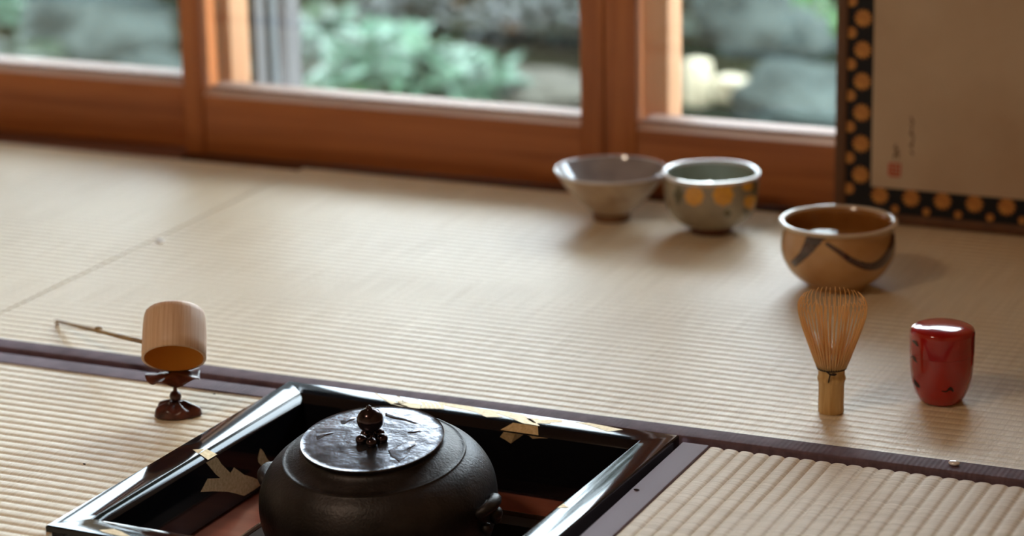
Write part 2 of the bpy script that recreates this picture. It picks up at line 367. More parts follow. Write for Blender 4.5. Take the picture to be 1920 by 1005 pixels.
def strip_x(name, x0, x1, y0, y1, mat, parent, front=None):
    # cloth border running in x, wrapped over the edge "front" (y value) of the mat
    V = []; F = []; n = int((x1-x0)/0.02)+1
    prof = [(y1, ZT-0.0006), (y1, ZT+0.0009), (y0+0.003, ZT+0.0012), (y0+0.0008, ZT+0.0004), (y0, ZT-0.0015), (y0, -0.05)] if front == 'lo' else \
           [(y0, ZT-0.0006), (y0, ZT+0.0009), (y1-0.003, ZT+0.0012), (y1-0.0008, ZT+0.0004), (y1, ZT-0.0015), (y1, -0.05)]
    for i in range(n+1):
        x = x0+(x1-x0)*i/n; w = 0.0005*noise.noise(Vector((x*14, y0*50, 0)))
        for k, (y, z) in enumerate(prof): V.append((x, y+(w if k < 2 else w*0.4), z))
    m_ = len(prof)
    for i in range(n):
        for k in range(m_-1):
            q = i*m_+k; F.append((q, q+m_, q+m_+1, q+1) if front == 'lo' else (q, q+1, q+m_+1, q+m_))
    return me_obj(name, V, F, mat, parent, True, 50)
def tatami_mat(x0, x1, y0, y1, axis, cover, borders=()):
    core = box('tatami_mat', x0+.0007, x1-.0007, y0+.0007, y1-.0007, -0.0645, ZT-0.004, M_straw, floor)
    mat_cover(*cover, axis, core)
    for (bx0, bx1, by0, by1, side) in borders:
        if side in ('lo', 'hi'): strip_x('border', bx0, bx1, by0, by1, M_heri, core, side)
        else:
            bm = bmesh.new(); box_bm(bm, bx0, bx1, by0, by1, -0.05, ZT+0.0012, 0.0009)
            bm_obj('border', bm, M_heri2, core, True, 50)
    return core
BY = 0.0010
tatami_mat(-0.424, 1.40, BY, 0.812, 'x', (-0.424, 1.40, BY+.026, 0.812), [(-0.424, 1.40, BY, BY+.0275, 'lo')])
tatami_mat(-2.26, -0.4265, BY, 0.798, 'x', (-2.26, -0.4265, BY+.026, 0.798), [(-2.26, -0.4265, BY, BY+.0275, 'lo')])
tatami_mat(-1.85, -0.0035, -0.87, -0.0115, 'x', (-1.85, -0.0035, -0.87, -0.039), [(-1.85, -0.0035, -0.040, -0.0115, 'hi')])
tatami_mat(0.4290, 1.30, -1.85, -0.0130, 'y', (0.4550, 1.30, -1.85, -0.0130), [(0.4290, 0.4555, -1.85, -0.0133, 'side')])
tatami_mat(-0.0015, 0.4275, -1.85, -0.4400, 'y', (-0.0015, 0.4275, -1.85, -0.4400))
tatami_mat(1.302, 1.74, -1.85, -0.0130, 'y', (1.302, 1.74, -1.85, -0.0130))
tatami_mat(1.402, 1.74, BY, 0.812, 'y', (1.402, 1.74, BY, 0.812))
tatami_mat(-1.85, -0.004, -1.85, -0.872, 'x', (-1.85, -0.004, -1.85, -0.872))
tatami_mat(-3.18, -1.855, -1.85, -0.0115, 'y', (-3.18, -1.855, -1.85, -0.0115))
tatami_mat(-3.18, -2.264, BY, 0.806, 'y', (-3.18, -2.264, BY, 0.806))
tatami_mat(-3.18, -0.8, -3.38, -1.854, 'x', (-3.18, -0.8, -3.38, -1.854))
tatami_mat(-0.797, 1.74, -3.38, -1.854, 'x', (-0.797, 1.74, -3.38, -1.854))

tag(box('trim_20', RX0-.1, RX1+.1, 1.015, 2.10, 2.48, 2.56, M_ceil), kind='structure')   # unseen roof slab added to cut off the high sky
# sliding glass doors -------------------------------------------------
def glass_door(name, x0, x1, yf, zrail, st=0.043, stl=None, lite=False):
    yb = yf+0.032; zb = -0.0075 if yf < 0.86 else -0.013
    top = 1.748; stl = stl or st
    d = box(name, x0+stl+.0005, x1-st-.0005, yf, yb-.002, zb+0.001, zrail, M_wx, None, 0.0012); tag(d, kind='structure')   # bottom rail carries the name
    # stiles
    for a, b_ in ((x0, x0+stl), (x1-st, x1)):
        box('stile', a, b_, yf-0.002, yf+0.024, zb, top, M_wz, d, 0.0015)
    box('top_rail', x0+stl, x1-st, yf, yb-.002, top-0.05, top, M_wx, d, 0.001)
    # bevelled bead in front of the glass (slopes up to the pane) and the ledge behind it
    xa, xb = x0+stl, x1-st
    V = [(xa, yf, zrail+.0003), (xb, yf, zrail+.0003), (xb, yf+.0145, zrail+.0072), (xa, yf+.0145, zrail+.0072), (xa, yf+.0145, zrail), (xb, yf+.0145, zrail)]
    me_obj('glazing_bead', V, [(0,1,2,3), (3,2,5,4), (0,3,4), (1,5,2), (0,4,5,1)], M_bead, d)
    box('dark_gap_strip', xa, xb, yf+.0147, yf+.0154, zrail+.0005, zrail+.0092, M_sill, d)  # dark strip stands in for the shadowed groove at the pane foot
    box('glazing_ledge', xa, xb, yf+.0195, yf+.058, zrail+.001, zrail+.0095, M_ledge2, d, 0.0008)
    box('glass_pane', xa-.003, xb+.003, yf+.0155, yf+.0185, zrail+.0005, top-.045, M_glass, d)
    return d
glass_door('door_1', -1.262, -0.6030, 0.880, 0.0770, 0.043)
glass_door('door_2', -0.6215, 0.0030, 0.840, 0.0755, 0.0325, 0.031)
glass_door('door_3', 0.0045, 0.6300, 0.840, 0.0770, 0.0425)
glass_door('door_4', -1.90, -1.230, 0.840, 0.0755, 0.035)
glass_door('door_5', -2.54, -1.868, 0.880, 0.0770, 0.04)
glass_door('door_6', -3.19, -2.500, 0.840, 0.0755, 0.04)
# outer posts behind the glass
for k, (a, b_) in enumerate(((-0.655, -0.587), (-0.012, 0.0618), (-1.99, -1.90), (-1.31, -1.24), (0.60, 0.70))):
    p = box('trim_%d' % (k+3), a, b_, 0.914, 0.966, -0.4, 1.9, M_post, None, 0.002); tag(p, kind='structure')
# aluminium sash upright and grey post further out
sa = ony(471, 100, 1.05); sb = ony(483, 100, 1.05)
tag(box('trim_8', sa.x, sb.x, 1.05, 1.075, -0.45, 1.9, M_gpost), kind='structure')
sa = ony(485, 100, 1.07); sb = ony(503, 100, 1.07)
tag(box('trim_9', sa.x, sb.x, 1.08, 1.10, -0.45, 1.9, M_alu), kind='structure')
sa = ony(503, 100, 1.2); sb = ony(540, 100, 1.2)
tag(box('trim_10', sa.x, sb.x, 1.2, 1.24, -0.45, 1.9, M_gpost), kind='structure')

# ------------------------------------------------------------------ hearth
hf = empty('hearth', (0, 0, -0.067), (0, 0, PHI))
tag(hf, 'square black lacquered hearth frame with gold ribbon design, set flush among the mats', 'hearth')
S_, W_, CDX, CHZ = 0.424, 0.0287, 0.0078, 0.0064
def frame_pt(side, s, o):
    # side 0 back,1 right,2 front,3 left ; s from corner to corner ; o inward offset ; frame-local xy
    return [(s, -o), (S_-o, -s), (S_-s, -S_+o), (o, -S_+s)][side]
prof = [(0, 0.0), (0, 0.0655), (0.0004, 0.0664), (0.0013, 0.067), (W_-.0008, 0.067), (W_, 0.0667), (W_+0.004, 0.0641), (W_+CDX-.0006, 0.067-CHZ), (W_+CDX, 0.0597), (W_+CDX, 0.0)]
for sd in range(4):
    V = []; F = []
    NS = 24
    for i in range(NS+1):
        t = i/NS
        for (o, z) in prof:
            s = o + (S_-2*o)*t; x, y = frame_pt(sd, s, o); V.append((x, y, z))
    m_ = len(prof)
    for i in range(NS):
        for k in range(m_):
            k2 = (k+1) % m_; a = i*m_
            F.append((a+k, a+k2, a+m_+k2, a+m_+k))
    F.append(tuple(range(m_))[::-1]); F.append(tuple(NS*m_+k for k in range(m_)))
    o = me_obj('frame_rail', V, F, M_lac, hf, True, 25)
    bm = bmesh.new(); bm.from_mesh(o.data); bmesh.ops.recalc_face_normals(bm, faces=bm.faces); bm.to_mesh(o.data); bm.free()
HM = Matrix.Rotation(PHI, 4, 'Z'); HI = HM.inverted()
def hray(u, v):
    o = HI @ CAM; d = HI @ (CAM+ray(u, v)) - o; return o, d
def inlay(name, pts, plane, parent=hf, mat=M_gold):
    """flat gold patch on a face of the frame; pts are photo pixels"""
    P = []
    for (u, v) in pts:
        o, d = hray(u, v)
        if plane == 'top':
            t = (0.0-o.z)/d.z; p = o+d*t; p.z = 0.00022
        elif plane == 'top_back':
            t = (0.0-o.z)/d.z; p = o+d*t; p.y = min(-0.0016, max(-W_+.0010, p.y)); p.z = 0.00022
        elif plane == 'in_back':
            t = (-(W_+CDX)-o.y)/d.y; p = o+d*t; p.z = max(-0.066, min(p.z, -0.0074)); p.y = -(W_+CDX)-.00025
        elif plane == 'in_left':
            t = ((W_+CDX)-o.x)/d.x; p = o+d*t; p.z = max(-0.066, min(p.z, -0.0074)); p.x = W_+CDX+.00025
        P.append(Vector((p.x, p.y, p.z+0.067)))
    bm = bmesh.new(); vs = [bm.verts.new(p) for p in P]
    try: f = bm.faces.new(vs)
    except Exception: bm.free(); return None
    bmesh.ops.triangulate(bm, faces=[f])
    return bm_obj(name, bm, mat, parent)
def C4(p): return [(660+x/3.692, 720+y/3.692) for x, y in p]
def C5(p): return [(330+x/6.281, 820+y/6.281) for x, y in p]
G = []
G.append(C4([(155,66),(172,66),(215,92),(262,112),(330,138),(400,160),(340,158),(270,138),(225,112),(188,90)]))
G.append(C4([(280,140),(330,124),(420,134),(480,140),(470,172),(400,164)]))
for k in range(5):
    x = 470+k*32
    G.append(C4([(x-10,118+k*2),(x+18,121+k*2),(x+40,140+k*4),(x+44,156+k*3),(x+30,170+k),(x+2,168+k),(x+16,150+k*3),(x+12,136+k*3)]))
G.append(C4([(612,124),(700,132),(820,152),(940,180),(1000,204),(1045,230),(930,230),(860,197),(760,174),(680,160),(640,150)]))
G.append(C4([(905,174),(1080,194),(1190,216),(1250,250),(1300,292),(1180,272),(1110,240),(1000,202)]))
G.append(C4([(1205,240),(1280,236),(1300,248),(1400,244),(1455,252),(1455,266),(1370,268),(1380,276),(1260,272)]))
G.append(C4([(1530,262),(1640,270),(1760,292),(1878,318),(1770,330),(1650,290)]))
for g in G: inlay('gold_inlay', g, 'top_back')
# knotted loops as thin ring bands
for (cx_, cy_, rx, ry) in ((318,104,26,17),(372,114,28,15),(435,118,28,13),(345,128,30,10)):
    ring = []
    outer = [(cx_+rx*math.cos(a), cy_+ry*math.sin(a)) for a in [2*math.pi*i/16 for i in range(17)]]
    inner = [(cx_+(rx-8)*math.cos(a), cy_+(ry-5)*math.sin(a)) for a in [2*math.pi*i/16 for i in range(17)]]
    inlay('gold_loop', C4(outer+inner[::-1]), 'top_back')
inlay('gold_inlay', C4([(1085,290),(1185,296),(1160,320),(1130,345),(1100,412),(1060,385),(1025,366),(1050,315)]), 'in_back')
inlay('gold_inlay', C4([(1205,297),(1312,306),(1340,335),(1360,366),(1300,374),(1250,378),(1225,335)]), 'in_back')
inlay('gold_inlay', C5([(350,270),(465,205),(495,250),(530,310),(590,370),(640,420),(600,480),(520,480),(470,440),(420,370)]), 'in_left')
inlay('gold_inlay', C5([(370,485),(520,480),(600,478),(645,415),(680,355),(740,395),(800,440),(900,470),(990,510),(1000,560),(900,630),(800,690),(700,660),(600,640),(430,635),(285,645),(310,600),(330,560)]), 'in_left')
inlay('gold_inlay', C5([(990,130),(1015,150),(1040,190),(1070,250),(1140,330),(1060,370),(1000,330),(965,290),(962,240),(970,200)]), 'in_left')
inlay('gold_inlay', C5([(195,146),(330,140),(262,194)]), 'top')
inlay('gold_inlay', [(1044.8,952.4),(1056,944.6),(1068.3,951.9)], 'top')
inlay('gold_inlay', [(193,998),(186,994),(212,992),(228,997),(244,1006),(228,1006)], 'top')
def chamfer_patch(side, s0, s1, s2, s3):
    V = []
    for s, o, z in ((s0, W_+.0003, 0.0669), (s1, W_+.0003, 0.0669), (s2, W_+CDX, 0.067-CHZ+.0002), (s3, W_+CDX, 0.067-CHZ+.0002)):
        x, y = frame_pt(side, s, o); V.append(Vector((x, y, z)))
    n = (V[1]-V[0]).cross(V[2]-V[0]).normalized(); n = n if n.z > 0 else -n
    V = [v+n*0.0007 for v in V]
    return me_obj('gold_inlay', V, [(0, 1, 2, 3)], M_gold, hf)
def hx(u, v, z=0.0):
    o, d = hray(u, v); p = o+d*((z-o.z)/d.z); return p
a = hx(*C4([(1120, 268)])[0]).x; b_ = hx(*C4([(1290, 292)])[0]).x
chamfer_patch(0, a, b_, b_+.004, a-.010)
ya = hx(*C5([(262, 195)])[0]).y; yb = hx(*C5([(338, 140)])[0]).y
yc = hx(*C5([(465, 205)])[0], -CHZ).y; yd = hx(*C5([(350, 270)])[0], -CHZ).y
chamfer_patch(3, ya+S_, yb+S_, yc+S_, yd+S_)

# hearth box under the frame: brown ledge, bright metal lip, clay walls, ash
hp = empty('hearth_pit', (0, 0, -0.36), (0, 0, PHI)); tag(hp, 'sunken square hearth pit with reddish-brown wooden ledge and bright metal lip below the black frame', 'hearth pit')
def ring_box(name, o0, o1, z0, z1, mat, parent, bev=0.0):
    bm = bmesh.new()
    V0 = [(o0, -o0), (S_-o0, -o0), (S_-o0, -S_+o0), (o0, -S_+o0)]; V1 = [(o1, -o1), (S_-o1, -o1), (S_-o1, -S_+o1), (o1, -S_+o1)]
    vb = [[bm.verts.new((x, y, z)) for x, y in VV] for VV in (V0, V1) for z in (z0, z1)]
    ob, ot, ib, it = vb
    for k in range(4):
        k2 = (k+1) % 4
        bm.faces.new((ot[k], ot[k2], it[k2], it[k])); bm.faces.new((ob[k], ib[k], ib[k2], ob[k2]))
        bm.faces.new((ob[k], ob[k2], ot[k2], ot[k])); bm.faces.new((ib[k], it[k], it[k2], ib[k2]))
    bmesh.ops.recalc_face_normals(bm, faces=bm.faces)
    return bm_obj(name, bm, mat, parent)
ZO = 0.36
for sd in range(4):
    o0, o1 = 0.004, 0.0765
    V = []
    for z in (ZO-0.083, ZO-0.0715):
        for (s, o) in ((o0, o0), (S_-o0, o0), (S_-o1, o1), (o1, o1)):
            x, y = frame_pt(sd, s, o); V.append((x, y, z))
    lb = me_obj('ledge_board', V, [(0,3,2,1),(4,5,6,7),(0,1,5,4),(1,2,6,5),(2,3,7,6),(3,0,4,7)], M_ledge, hp)
M_lip, _, _ = mk('bright_copper_lip', srgb(190, 150, 128), 0.2, metal=0.9)
lip = ring_box('metal_lip', 0.0762, 0.0785, ZO-0.085, ZO-0.0705, M_lip, hp)
tag(lip, 'bright thin metal lip')
ring_box('clay_wall', 0.0790, 0.10, 0.0, ZO-0.074, M_clay, hp)
bm = bmesh.new(); bmesh.ops.create_grid(bm, x_segments=26, y_segments=26, size=0.115)
for v in bm.verts:
    r_ = math.hypot(v.co.x, v.co.y); v.co.z = 0.13+0.03*min(1, r_/0.1)**2+0.004*noise.noise(v.co*40); v.co.x += S_/2; v.co.y -= S_/2
ash = bm_obj('ash_bed', bm, M_ash, hp, True, 180); tag(ash, kind='stuff')
# iron trivet
KT = math.radians(-7.5)         # kettle lean towards -y
kn = Vector((0, math.sin(KT), math.cos(KT))); LIDC = Vector((0.2036, -0.212, 0.0343)); KH = 0.137
kroot = LIDC-kn*KH
tv = empty('iron_trivet', (kroot.x, kroot.y, -0.226)); tag(tv, 'iron trivet ring with three legs standing in the ash under the kettle', 'trivet')
def kz(r, th):  # height of leaning kettle underside at ring
    return 0
V, F = [], []
ringp = []
RR = 0.075
for i in range(41):
    a = 2*math.pi*i/40
    loc = Vector((RR*math.cos(a), RR*math.sin(a), 0.0085)); loc.rotate(Matrix.Rotation(-KT, 3, 'X'))
    ringp.append(Vector((loc.x, loc.y, loc.z+kroot.z+0.226)))
tube('trivet_ring', ringp, 0.004, M_iron, tv, 8)
for k in range(3):
    a = math.radians(30+120*k); i = int(round((30+120*k)/9)) ; p = ringp[i]
    tube('leg', [p, Vector((p.x*1.12, p.y*1.12, p.z*0.6)), Vector((p.x*1.15, p.y*1.15, 0.0))], 0.0045, M_iron, tv, 8)
for k in range(3):
    a = math.radians(70+120*k); ch = empty('charcoal_log', (kroot.x+.028*math.cos(a), kroot.y+.028*math.sin(a), -0.228), (0, 0, a))
    V, F = [], []
    tube_data([(-.03, 0, .018), (0, 0, .018), (.03, 0, .018)], .017, 12, V, F)
    me_obj('log', V, F, M_char, ch, True, 50)
    tag(ch, 'short black charcoal log in the ash under the kettle, %s' % ('towards the doors', 'at the left', 'towards the viewer')[k], 'charcoal', 'charcoal logs under the kettle')

# ------------------------------------------------------------------ kettle
kt = empty('kettle', kroot, (-KT, 0, 0)); tag(kt, 'dark cast iron tea kettle with flat bronze lid, sunk in the black hearth frame', 'kettle')
kp = [(0.0, 0.0), (0.045, 0.001), (0.072, 0.008), (0.092, 0.024), (0.1035, 0.045), (0.1085, 0.065), (0.1095, 0.080), (0.1075, 0.094), (0.102, 0.106), (0.0935, 0.1165), (0.0835, 0.1235)]
kp2 = [(0.0835, 0.1235), (0.0775, 0.1260), (0.0715, 0.1284), (0.0668, 0.1306), (0.0640, 0.1330), (0.0636, 0.1352)]
prof = smooth_prof(kp, 5)[:-1] + [(0.0838, 0.1234), (0.0837, 0.1246), (0.0822, 0.1252), (0.0812, 0.1246)] + smooth_prof(kp2[1:], 4) + [(0.0648, 0.1362), (0.0648, 0.1378), (0.0632, 0.1382), (0.0622, 0.1370), (0.0622, 0.128)]
prof += [(0.078, 0.120), (0.100, 0.098), (0.105, 0.075), (0.098, 0.045), (0.07, 0.012), (0.0, 0.006)]
def kwarp(p, a):
    if p[2] > 0.1345: s = 1+0.006*noise.noise(Vector((math.cos(a)*6, math.sin(a)*6, 0))); return (p[0]*s, p[1]*s, p[2]+0.0007*noise.noise(Vector((math.cos(a)*9, math.sin(a)*9, 5))))
    return p
lathe('body', prof, M_iron, kt, 128, kwarp, 60)
# lugs on both sides
for sgn, dz in ((-1, 0.0), (1, 0.0)):
    V, F = [], []
    zz = 0.0810
    # ring shaped lug: an arch standing out from the shoulder with a knobbed face
    pts = []
    for i in range(13):
        t = math.pi*i/12
        pts.append((sgn*(0.1055+0.0110*math.sin(t)), -0.016*math.cos(t), zz+0.003+0.006*math.sin(t)))
    tube_data(pts, [0.0042+0.0018*math.sin(math.pi*i/12) for i in range(13)], 10, V, F)
    ball_data((sgn*0.1180, 0.000, zz-0.001), 0.0062, V, F, 12, 8, (1, 1.3, 1))
    ball_data((sgn*0.1125, -0.010, zz-0.012), 0.0055, V, F, 12, 8)
    ball_data((sgn*0.1125, 0.010, zz-0.012), 0.0055, V, F, 12, 8)
    ball_data((sgn*0.1080, 0.0, zz+0.0035), 0.008, V, F, 12, 8, (1, 1.4, .8))
    me_obj('lug', V, F, M_iron, kt, True, 180)
lid = lathe('lid', smooth_prof([(0.0, 0.1412), (0.02, 0.1411), (0.045, 0.1405), (0.060, 0.1398)], 4) + [(0.0645, 0.1396), (0.0654, 0.1400), (0.0658, 0.1392), (0.0655, 0.1383), (0.062, 0.1380), (0.060, 0.1376), (0.0605, 0.131), (0.058, 0.131), (0.057, 0.136), (0.0, 0.1368)], M_lid, kt, 128)
# low raised designs on the lid : (u,v) outline in photo pixels -> lid plane
KM = Matrix.Translation(kroot) @ Matrix.Rotation(-KT, 4, 'X'); KI = KM.inverted()
def lid_pt(x, y, z=0.1409):
    u, v = 520+x/4.8, 740+y/4.8
    o = KI @ CAM; d = KI @ (CAM+ray(u, v)) - o; p = o+d*((z-o.z)/d.z); return p
def relief(outline, h=0.0007):
    bm = bmesh.new(); pts = [lid_pt(*p) for p in outline]; c = sum(pts, Vector())/len(pts)
    rows = []
    def lz(r_): return 0.1412-0.0016*(r_/0.0645)**2-0.0003
    for s, hh in ((1.0, -0.0004), (0.93, 0.55), (0.8, 0.95)):
        rows.append([bm.verts.new((c.x+(p.x-c.x)*s, c.y+(p.y-c.y)*s, lz(math.hypot(p.x, p.y))+(h*hh if hh > 0 else hh))) for p in pts])
    n = len(pts)
    for A, B in zip(rows, rows[1:]):
        for k in range(n): bm.faces.new((A[k], A[(k+1) % n], B[(k+1) % n], B[k]))
    cv = bm.verts.new((c.x, c.y, lz(0.03)+h))
    for k in range(n): bm.faces.new((rows[-1][k], rows[-1][(k+1) % n], cv))
    bmesh.ops.recalc_face_normals(bm, faces=bm.faces)
    return bm_obj('lid_relief', bm, M_lid, lid, True, 180)
relief([(985,505),(1060,470),(1120,435),(1190,408),(1245,410),(1262,432),(1245,455),(1205,475),(1195,520),(1165,560),(1110,590),(1090,610),(1070,590),(1010,560)])
relief([(340,370),(370,345),(430,335),(500,335),(520,345),(470,352),(420,372),(380,398),(350,405)])
relief([(560,230),(600,205),(680,192),(720,200),(700,222),(640,240),(600,268),(570,262)])
relief([(1160,345),(1210,320),(1270,310),(1310,330),(1270,335),(1230,345),(1190,350)])
relief([(960,150),(1040,160),(1140,180),(1240,215),(1300,260),(1250,265),(1150,235),(1040,215),(960,190)])
# knob with bead petals
KB = lid_pt(855, 415)
kb = empty('knob'); kb.parent = kt; kb.location = (KB.x, KB.y, 0.1400)
bpy.data.objects.remove(kb)
def kpart(name, V, F, parent): return me_obj(name, [(x+KB.x, y+KB.y, z+0.1405) for x, y, z in V], F, M_knob, parent, True, 180)
V, F = lathe_data([(0.0, -0.001), (0.0055, -0.0005), (0.004, 0.003), (0.0022, 0.006), (0.0020, 0.010), (0.0030, 0.0115)]+[(0.0122*math.sin(t), 0.0215-0.0115*math.cos(t)) for t in [math.radians(20+i*14) for i in range(11)]]+[(0.0028, 0.0330), (0.0022, 0.0350), (0.0012, 0.036), (0, 0.0364)], 28)
knob = kpart('knob', V, F, kt)
bm = bmesh.new(); bm.from_mesh(knob.data); bmesh.ops.recalc_face_normals(bm, faces=bm.faces); bm.to_mesh(knob.data); bm.free()
for k in range(5):
    a = math.radians(-67+72*k); V, F = [], []
    ball_data((0.0100*math.cos(a), 0.0100*math.sin(a), 0.0036), 0.0053, V, F, 16, 10, (1, 1, .85)); kpart('petal_bead', V, F, knob)

# ------------------------------------------------------------------ lid rest (stand) and ladle
RB = onz(331, 777, ZT); RB.z = ZT
rs = empty('lid_rest', RB); tag(rs, 'small dark bronze leaf-shaped rest with ball stem, standing under the bamboo cup', 'lid rest')
def basewarp(p, a):
    k = 1+0.10*math.sin(3*a+0.6)+0.06*math.sin(5*a); return (p[0]*k*1.06, p[1]*k*0.88, p[2]+(0.0016*math.sin(7*a) if p[2] > 0.004 and math.hypot(p[0], p[1]) > .006 else 0))
lathe('foot', smooth_prof([(0.0, 0.0002), (0.0195, 0.0002), (0.0212, 0.003), (0.0195, 0.0075), (0.014, 0.0104), (0.008, 0.0125), (0.005, 0.014), (0.0, 0.0145)], 4), M_rest, rs, 48, basewarp)
ball('stem_ball', (0, 0, 0.0190), 0.0058, M_rest, rs)
lathe('stem', [(0.0, 0.012), (0.003, 0.013), (0.0026, 0.022), (0.0019, 0.026), (0.0019, 0.037), (0.0034, 0.0402), (0.0, 0.0405)], M_rest, rs, 20)
# leaf dish : wavy edged
V, F = [], []; NR, NA = 8, 48
for side in (0, 1):
    for i in range(NR+1):
        r_ = 0.0265*i/NR
        for k in range(NA):
            a = 2*math.pi*k/NA; t = i/NR
            rr = r_*(1+0.07*math.cos(5*a+0.5)*t)
            z = 0.0400+0.0028*t*t*math.cos(5*a+1.2)-0.0012*t*t+(0.0022*(1-0.5*t) if side == 0 else 0)
            V.append((rr*math.cos(a), rr*math.sin(a), z))
NN = (NR+1)*NA
for side in (0, 1):
    for i in range(NR):
        for k in range(NA):
            a, b2 = side*NN+i*NA+k, side*NN+i*NA+(k+1) % NA
            F.append((a, b2, b2+NA, a+NA) if side == 0 else (a, a+NA, b2+NA, b2))
for k in range(NA):
    a, b2 = NR*NA+k, NR*NA+(k+1) % NA; F.append((a, b2, b2+NN, a+NN))
me_obj('leaf_dish', V, F, M_rest, rs, True, 80)

hh = Vector((_w.x, _w.y, 0)).normalized()
CT = math.radians(43)
ax = Vector((0, 0, math.cos(CT))) + hh*math.sin(CT) - _r0*0.02; ax.normalize()
cdist = None
mc0 = RB - hh*0.012; 
d = ray(326, 672); t = ((mc0-CAM).dot(hh))/d.dot(hh); MC = CAM+d*t      # mouth centre
tip = onz(107, 602, ZT+0.0035)
ld = empty('bamboo_ladle', (MC.x, MC.y, ZT)); tag(ld, 'bamboo water ladle with its cup mouth-down on the bronze rest, handle tip on the mat', 'ladle')
rotm = ax.to_track_quat('Z', 'Y').to_matrix().to_4x4()
CM = Matrix.Translation(MC-Vector((MC.x, MC.y, ZT))) @ rotm
CR, CHh = 0.0314, 0.0505
cup = [(CR-0.0026, 0.0), (CR-.0004, 0.0), (CR, 0.0004)]+[(CR-.0000, 0.012), (CR-.0004, 0.03), (CR-.0012, 0.043), (CR-.0022, 0.0475), (CR-.0046, 0.0500), (CR-.009, 0.0507), (0, 0.0508)]
V, F = lathe_data(cup, 72); o = me_obj('cup', V, F, M_bam, ld, True, 50); o.matrix_local = CM
bm = bmesh.new(); bm.from_mesh(o.data); bmesh.ops.recalc_face_normals(bm, faces=bm.faces); bm.to_mesh(o.data); bm.free()
cupi = [(CR-.0026, 0.0), (CR-.0028, 0.03), (CR-.005, 0.044), (CR-.010, 0.047), (0, 0.0475)]
V, F = lathe_data(cupi, 72); V = [tuple(CM @ Vector(v)) for v in V]; o = me_obj('cup_lining', V, F, M_bamin, ld, True, 80); tag(o, 'golden brown hollow inside of the cup')
d = ray(272, 641); hend = CAM+d*(((MC+hh*0.024-CAM).dot(hh))/d.dot(hh))
loc = lambda p: Vector(p)-Vector((MC.x, MC.y, ZT))
d_ = (hend-tip); nod = tip+d_*0.30
pts, rad = [], []
for i in range(41):
    t = i/40; p = tip+d_*t; pts.append(loc(p)); r_ = 0.0030+0.0012*t
    if abs(t-0.51) < 0.03: r_ += 0.0010*(1-abs(t-0.51)/0.03)
    rad.append(r_)
V, F = tube_data(pts, rad, 10, flat=0.62); me_obj('handle', V, F, M_hand, ld, True, 60)
e0 = tip; V, F = tube_data([loc(e0+Vector((0, 0, .0015))), loc(e0+Vector((0.001, -0.001, -.003)))], 0.0022, 8); me_obj('handle_tip', V, F, M_hand, ld, True, 60)
nb_ = tip+d_*0.505+Vector((0, 0, 0.0030)); V, F = ball_data(loc(nb_), 0.0030, [], [], 10, 8, (1.6, 1.2, .7)); me_obj('node_bump', V, F, M_hand, ld, True, 180)

# ------------------------------------------------------------------ generic: paint patches on round pots
class Pot:
    def __init__(s, base, prof, kf=None): s.b = base; s.p = prof; s.k = kf      # prof outer (r,z) rising
    def rad(s, z):
        for (r0, z0), (r1, z1) in zip(s.p, s.p[1:]):
            if z0 <= z <= z1 and z1 > z0: return r0+(r1-r0)*(z-z0)/(z1-z0)
        return None
    def hit(s, u, v):
        d = ray(u, v); t0 = (s.b-CAM).length-0.2; 
        for i in range(1600):
            p = CAM+d*(t0+i*0.00025)/d.length; q = p-s.b; r_ = s.rad(q.z)
            if r_ is not None and math.hypot(q.x, q.y) <= r_*(s.k(q) if s.k else 1): return q
        return None
    def stroke(s, name, pts, widths, mat, parent, off=0.0004, sub=6):
        L = []; 
        P = []
        for i in range(len(pts)-1):
            p0 = Vector(pts[max(i-1, 0)]); p1 = Vector(pts[i]); p2 = Vector(pts[i+1]); p3 = Vector(pts[min(i+2, len(pts)-1)])
            for k in range(sub):
                t = k/sub; q = 0.5*((2*p1)+(p2-p0)*t+(2*p0-5*p1+4*p2-p3)*t*t+(3*p1-p0-3*p2+p3)*t**3)
                P.append((q, widths[i]+(widths[i+1]-widths[i])*t))
        P.append((Vector(pts[-1]), widths[-1]))
        V, F = [], []; M_ = 6
        rows = []
        for i, (q, w) in enumerate(P):
            tn = (P[min(i+1, len(P)-1)][0]-P[max(i-1, 0)][0]).normalized(); n = Vector((-tn.y, tn.x))
            row = []
            for k in range(M_+1):
                c = q+n*(w*(k/M_-0.5)); h = s.hit(c.x, c.y)
                if h is None: row.append(None); continue
                r_ = math.hypot(h.x, h.y); e = off
                row.append(len(V)); V.append((h.x*(1+e/r_), h.y*(1+e/r_), h.z))
            rows.append(row)
        for A, B in zip(rows, rows[1:]):
            for k in range(M_):
                q = (A[k], A[k+1], B[k+1], B[k])
                if None in q: continue
                if (Vector(V[q[0]])-Vector(V[q[2]])).length > 0.012: continue
                F.append(q)
        if F: return me_obj(name, V, F, mat, parent, True, 180)
    def blob(s, name, cx_, cy_, rx, ry, mat, parent, lobes=0, amp=0.0, off=0.0004):
        V, F = [], []; c = s.hit(cx_, cy_)
        if c is None: return
        def ad(h, e):
            r_ = math.hypot(h.x, h.y); V.append((h.x*(1+e/r_), h.y*(1+e/r_), h.z)); return len(V)-1
        N = 28; rings = [[ad(c, off)]]
        for f in (0.35, 0.7, 1.0):
            row = []
            for k in range(N):
                a = 2*math.pi*k/N; m_ = f*(1+amp*math.cos(lobes*a)); h = s.hit(cx_+rx*m_*math.cos(a), cy_+ry*m_*math.sin(a))
                row.append(ad(h, off) if h is not None else None)
            rings.append(row)
        for k in range(N):
            k2 = (k+1) % N
            if None not in (rings[1][k], rings[1][k2]): F.append((rings[0][0], rings[1][k], rings[1][k2]))
            for A, B in zip(rings[1:], rings[2:]):
                q = (A[k], B[k], B[k2], A[k2])
                if None not in q: F.append(q)
        if F: return me_obj(name, V, F, mat, parent, True, 180)

def outer_of(prof): return prof
